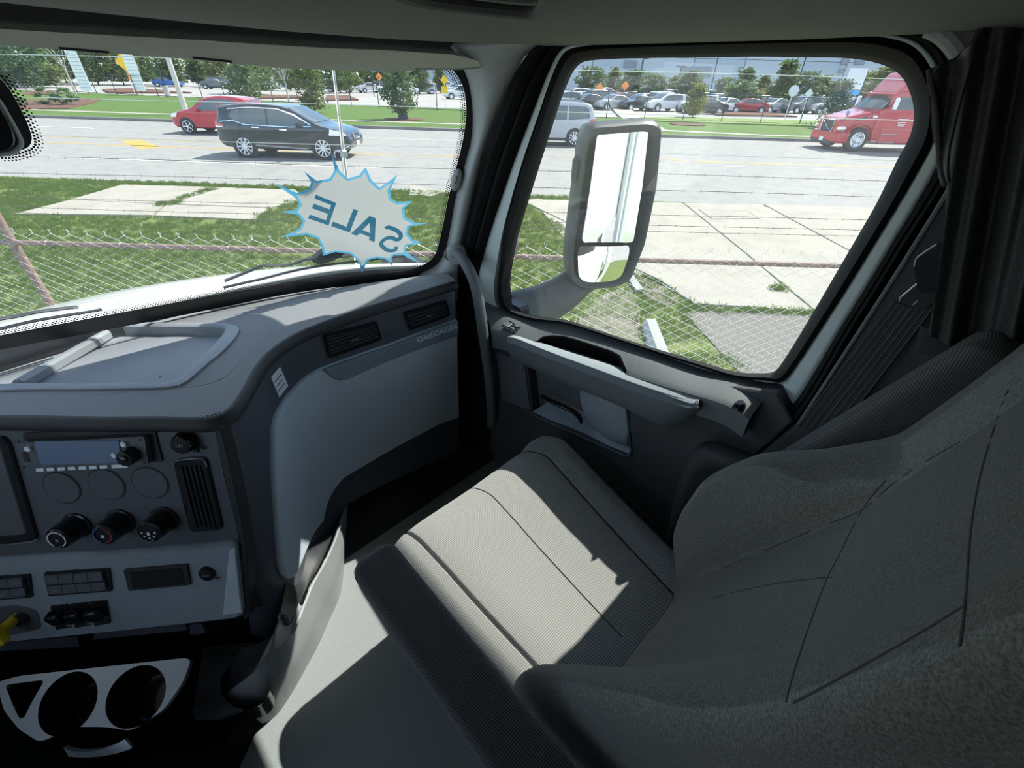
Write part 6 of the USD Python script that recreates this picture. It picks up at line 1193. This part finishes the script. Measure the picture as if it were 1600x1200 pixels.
# beyond the windshield, left to right
for px, v, yt, w, kd, lk, shp, lb in ((10, 62, 58, 110, 'wood_dark', 'dark', 'wide', 'dark wide tree at the left end of the windshield'), (52, 84, 50, 80, 'wood_green', 'green', 'wide', 'tall green tree left of the bare one'), (60, 74, 98, 90, 'wood_olive', 'olive', 'wide', 'low yellowish tree below the tall one at left'), (100, 96, 48, 90, 'wood_dark', 'dark', 'wide', 'dark tree behind the bare tree'), (150, 90, 62, 70, 'wood_green', 'green', 'wide', 'green tree between the two white boards'), (190, 92, 60, 60, 'wood_olive', 'olive', 'wide', 'yellowish tree above the diamond sign'), (218, 96, 58, 56, 'wood_green', 'green', 'wide', 'green tree just left of the pale street pole'), (243, 100, 82, 40, 'wood_dark', 'dark', 'round', 'dark tree behind the pale street pole'), (272, 92, 86, 42, 'far_round', 'green', 'round', 'round tree above the blue sedan'), (312, 100, 90, 36, 'far_round', 'green', 'round', 'round tree above the white sedan'), (345, 95, 90, 36, 'far_round2', 'olive', 'round', 'tree left of the young verge tree'), (402, 72, 72, 72, 'wood_green', 'green', 'wide', 'big green tree above the white parked sedan'), (452, 88, 88, 40, 'far_round2', 'olive', 'round', 'brownish tree behind the bare street tree'), (530, 84, 80, 66, 'wood_green', 'green', 'wide', 'big tree behind the antenna rod'), (556, 96, 88, 34, 'far_round2', 'olive', 'round', 'olive tree right of the antenna rod'), (576, 108, 95, 26, 'far_round', 'green', 'pear', 'small tree above the far row of parked cars'), (598, 100, 95, 30, 'far_round', 'green', 'round', 'tree behind the blue banner pole'), (655, 90, 96, 34, 'far_round', 'green', 'round', 'green tree in front of the pale warehouse end'), (688, 96, 103, 20, 'lot_cone', 'olive', 'pear', 'small pointed tree above the yellow warning sign')):
    T_(kd, px, v, yt, w, lb, leaf_look=lk, shape=shp, n=2600, leaf=.045, trunk=.10)
for k in range(13): T_('belt_tree', -30 + 46 * k, 150 + 9 * (k % 3), 97 + .012 * 46 * k + (k % 4), 60, f'dark far tree, {ORD[k]} from left in the distant tree belt', leaf_look='dark', shape='wide', n=1100, leaf=.06, trunk=.04, group='distant tree belt')
def bare_tree(px, v, ytop, label, seed):
    r = np.random.default_rng(seed); lo, hi = -400., 400.
    for _ in range(50):
        m = (lo + hi) / 2; lo, hi = (m, hi) if pix(out(m, v, 1.0))[0] < px else (lo, m)
    H = at(px, ytop, (out(0, v), AWAY))[2]; c = out(m, v, 0); t = thing('bare_tree', label, 'tree', c)
    part(t, 'trunk', B().tube([c, c + A_([.03, 0, H * .5]), c + A_([0, 0, H * .75])], [.09, .06, .03], 8), BAREB)
    for k in range(11):
        a, z0 = r.uniform(0, 6.28), H * r.uniform(.3, .62); d = A_([math.cos(a), math.sin(a), 0]) * r.uniform(.16, .34) * H; z1 = H * r.uniform(.8, 1.02)
        part(t, 'branch', B().tube(res([c + A_([0, 0, z0]), c + d * .45 + A_([0, 0, z0 * .45 + z1 * .55]), c + d + A_([0, 0, z1])], 8), np.linspace(.03, .007, 8), 5), BAREB)
bare_tree(112, 55, 62, 'bare pale tree at left with spreading branches', 2); bare_tree(448, 52, 82, 'bare pale street tree behind the black suv', 5)
def shrub(u, v, h, w, label, seed):
    t = thing('shrub', label, 'shrub', out(u, v, .1)); q = crown('round', 420, .07, seed); part(t, 'foliage', (q[0] * A_([w, w, h]) + out(u, v, .1), q[1]), LF['pale'], smooth=False, kind='stuff')
for k, (x, y, h, w) in enumerate(((35, 171, .8, 1.2), (76, 167, 1.1, 2.0), (109, 168, 1.1, 2.0))): uv = gp(x, y); shrub(uv[0], uv[1], h, w, ('leftmost shrub on the mulch bed', 'middle shrub on the mulch bed', 'right shrub on the mulch bed beside the bare patch')[k], 30 + k)
mb = np.array([gp(x, y) for x, y in ((20, 176), (60, 174), (110, 173), (148, 164), (160, 158), (115, 157), (45, 160), (10, 166))]); slab('mulch', mb, .1, .19, G['mulch'])
for pp in (((40, 146), (80, 144), (100, 149), (40, 151)), ((160, 141), (210, 139), (300, 146), (170, 146)), ((405, 150), (460, 150), (480, 154), (405, 155)), ((510, 151), (545, 151), (560, 157), (510, 158)), ((1110, 176), (1180, 175), (1245, 184), (1120, 181))): slab('planting_island', np.array([gp(*p_) for p_ in pp]), -.02, .15, G['mulch'])

# ================================================================ FAR FENCE, POLES, SIGNS, WAREHOUSE
FB = mat('black_metal', (.02, .02, .022), .5); ff_ = thing('far_fence', 'black wire fence along the parking lots across the street', 'fence')
fl_ = [(-70, 66.5), (-53.5, 60.3), (-34.8, 54.8), (-14.9, 48.6), (-6.3, 45.6), (6.3, 41.4), (20, 40.5), (40, 39.5)]; fl_ = A_(fl_); ln = np.concatenate([[0], np.cumsum(np.linalg.norm(np.diff(fl_, axis=0), axis=1))])
for s_ in np.arange(0, ln[-1], 3.0): u, v = np.interp(s_, ln, fl_[:, 0]), np.interp(s_, ln, fl_[:, 1]); part(ff_, 'post', B().tube([out(u, v, 0), out(u, v, 1.95)], .035, 6), FB)
for z in (1.93, .2): part(ff_, 'rail', B().tube([out(u, v, z) for u, v in fl_], .022, 5), FB)
def uv_at(px, v):
    lo, hi = -400., 400.
    for _ in range(50):
        m = (lo + hi) / 2; lo, hi = (m, hi) if pix(out(m, v, 1.0))[0] < px else (lo, m)
    return m
def upright(x, y, v): return at(x, y, (out(0, v), AWAY))
PALE = mat('pale_pole', (.5,.47,.43), .6); SIGNB = mat('sign_back', (.6, .63, .66), .4, metal=.3); YEL = mat('sign_yellow', (.8, .5, .01), .5); ORG = mat('sign_orange', (.85, .25, .04), .5); BLU2 = mat('banner_blue', (.05, .3, .7), .5); WSG = mat('white_board', (.78,.8,.78), .5); GRY = mat('board_line', (.45, .5, .53), .6)
pt = thing('street_pole', 'pale leaning-looking street pole behind the red hatchback', 'pole'); u = uv_at(284, 34.3); part(pt, 'shaft', B().tube([out(u, 34.3, .1), out(u, 34.3, 6.5)], [.17, .13], 14), PALE)
pt = thing('lamp_post', 'dark lamp post on a concrete foot left of the street pole', 'lamp post'); u = uv_at(257, 60); part(pt, 'shaft', B().tube([out(u, 60, .9), out(u, 60, 9)], .09, 10), FB); part(pt, 'foot', B().tube([out(u, 60, 0), out(u, 60, 1.0)], .3, 14), G['block'])
def lamp(x, v, ytop, label, heads=2):
    u = uv_at(x, v); z = at(x, ytop, (out(0, v), AWAY))[2] if False else None; top = None
    lo, hi = 1., 14.
    for _ in range(40):
        m = (lo + hi) / 2; lo, hi = (m, hi) if pix(out(u, v, m))[1] > ytop else (lo, m)
    t = thing('lamp_post', label, 'lamp post', out(u, v, 0)); part(t, 'shaft', B().tube([out(u, v, 0), out(u, v, m)], .06, 8), FB)
    for s_ in ((-1, 1) if heads == 2 else (1,)): part(t, 'lamp_head', B().box(out(u + s_ * .45, v, m + .05), (.75, .3, .09), .03, np.stack([SIDE, AWAY, UPZ], 1)), FB)
lamp(1107, 68, 78, 'twin-headed dark lamp post in the side window lot'); lamp(1056, 90, 104, 'lamp post above the yellow-leaved tree'); lamp(1236, 58, 70, 'tall dark lamp post near the top right of the side window'); lamp(583, 74, 80, 'dark pole carrying a blue banner', 1); lamp(996, 80, 92, 'thin lamp post just above the mirror', 1)
u = uv_at(584, 73.9); bz = upright(585, 108, 73.9)[2]; solo('banner', B().box(out(u + .25, 73.85, bz), (.55, .05, .75), .01, np.stack([SIDE, AWAY, UPZ], 1)), BLU2, 'small blue banner on the dark pole beyond the windshield', 'banner')
def sign(x, y, v, shape, size, look, label, cat='road sign', extra=None, lines=0, w=None):
    u = uv_at(x, v); z = upright(x, y, v)[2]; u = upright(x, y, v) @ SIDE; t = thing('road_sign' if cat == 'road sign' else 'board', label, cat, out(u, v, 0)); S_ = plane_surf(out(u, v - .04, z), SIDE, UPZ, (-3, 3), (-3, 3))
    part(t, 'post', B().tube([out(u, v, 0), out(u, v, z + size * .5)], .035, 6), SIGNB if look is not WSG else FB)
    n = {'diamond': [(0, size), (size, 0), (0, -size), (-size, 0)], 'octagon': circle(0, 0, size, 8), 'rect': [(-(w or size), -size), ((w or size), -size), ((w or size), size), (-(w or size), size)]}[shape]
    part(t, 'plate', plate(S_, n, -.02, .0), look)
    for k in range(lines): zz = size * (.85 - 1.7 * k / max(lines - 1, 1)); part(t, 'printed_line', plate(S_, [(-w * .85, zz - .035), (w * .85, zz - .035), (w * .85, zz + .035), (-w * .85, zz + .035)], 0, .008), GRY)
    if extra: ex, ey, es, el = extra; part(t, 'lower_plate', plate(S_, [(ex - es, ey - es), (ex + es, ey - es), (ex + es, ey + es), (ex - es, ey + es)], -.02, 0), el)
sign(192, 97, 62, 'diamond', .85, YEL, 'yellow diamond warning sign left of the white board', extra=(.35, -1.35, .4, ORG)); sign(694, 125, 50, 'diamond', .38, YEL, 'yellow diamond warning sign near the right end of the windshield', extra=(0, -.75, .3, YEL)); sign(1381, 145, 52, 'diamond', .42, YEL, 'yellow diamond warning sign behind the semi truck cab')
sign(122, 108, 57, 'rect', 1.9, WSG, 'tall white board leaning by the bare tree', 'board', lines=11, w=.62); sign(208, 110, 57, 'rect', 1.8, WSG, 'tall white board beside the yellow warning sign', 'board', lines=11, w=.6)
sign(1240, 142, 40, 'octagon', .38, SIGNB, 'grey back of an octagonal sign in the side window'); sign(1264, 146, 44, 'diamond', .35, SIGNB, 'grey back of a diamond sign left of the spruce')
for x, y, v, lb in ((937, 137, 70, 'orange sign among the cars near the mirror'), (977, 134, 72, 'orange sign above the white cars'), (1190, 145, 70, 'orange sign above the maroon sedan'), (592, 120, 84, 'orange sign behind the young pale tree')): sign(x, y, v, 'diamond', .55, ORG, lb)
# warehouse: long panelled walls, each panel a piece
WP = [mat('warehouse_pale', (.36,.41,.45), .6), mat('warehouse_blue', (.31,.37,.42), .6), mat('warehouse_dark', (.19,.21,.25), .6)]
ware = thing('warehouse', 'huge pale blue-grey warehouse behind the parking lots', 'building')
def wpanel(u0, u1, z0, z1, v, look, nm='wall_panel', d=.3): part(ware, nm, B().box(out((u0 + u1) / 2, v + d / 2, (z0 + z1) / 2), (u1 - u0 - .12, d, z1 - z0 - .06), .03, np.stack([SIDE, AWAY, UPZ], 1)), look)
part(ware, 'core', B().box(out(96, 161, 7.2), (182, 60, 14.2), .1, np.stack([SIDE, AWAY, UPZ], 1)).box(out(-16, 171, 3.6), (46, 60, 7.0), .1, np.stack([SIDE, AWAY, UPZ], 1)), WP[2])
for k in range(15): wpanel(5 + 12 * k, 17 + 12 * k, 0, 7.4, 130, WP[k % 2]); wpanel(5 + 12 * k, 17 + 12 * k, 7.4, 14.6, 130, WP[(k + (k > 6)) % 2])
for k in range(4): wpanel(-38 + 11 * k, -27 + 11 * k, 0, 7.1, 140, WP[k % 2])
def wwin(x0, x1, y0, y1):
    a, b = upright(x0, y0, 129.8), upright(x1, y1, 129.8); ua, ub = a @ SIDE, b @ SIDE; part(ware, 'window', B().box(out((ua + ub) / 2, 129.9, (a[2] + b[2]) / 2), (abs(ub - ua), .3, abs(a[2] - b[2])), .03, np.stack([SIDE, AWAY, UPZ], 1)), WP[2])
for w_4 in ((976, 994, 94, 106), (1066, 1086, 104, 120), (1088, 1110, 104, 120), (1317, 1325, 90, 101), (1338, 1350, 91, 101), (1312, 1318, 107, 114)): wwin(*w_4)
bs = upright(1334, 129, 60); bsn = thing('billboard', 'pale board with a blue foot strip left of the red semi truck', 'board', out(bs @ SIDE, 60, 0)); S_ = plane_surf(out(bs @ SIDE, 59.9, bs[2]), SIDE, UPZ, (-4, 4), (-4, 4))
part(bsn, 'panel', plate(S_, [(-1.0, -.65), (1.0, -.65), (1.0, 1.3), (-1.0, 1.3)], -.1, 0), SIGNB); part(bsn, 'blue_strip', plate(S_, [(-1.0, -1.1), (1.0, -1.1), (1.0, -.7), (-1.0, -.7)], -.1, .01), BLU2); part(bsn, 'post', B().tube([out(bs @ SIDE, 60.1, 0), out(bs @ SIDE, 60.1, bs[2])], .08, 8), FB)
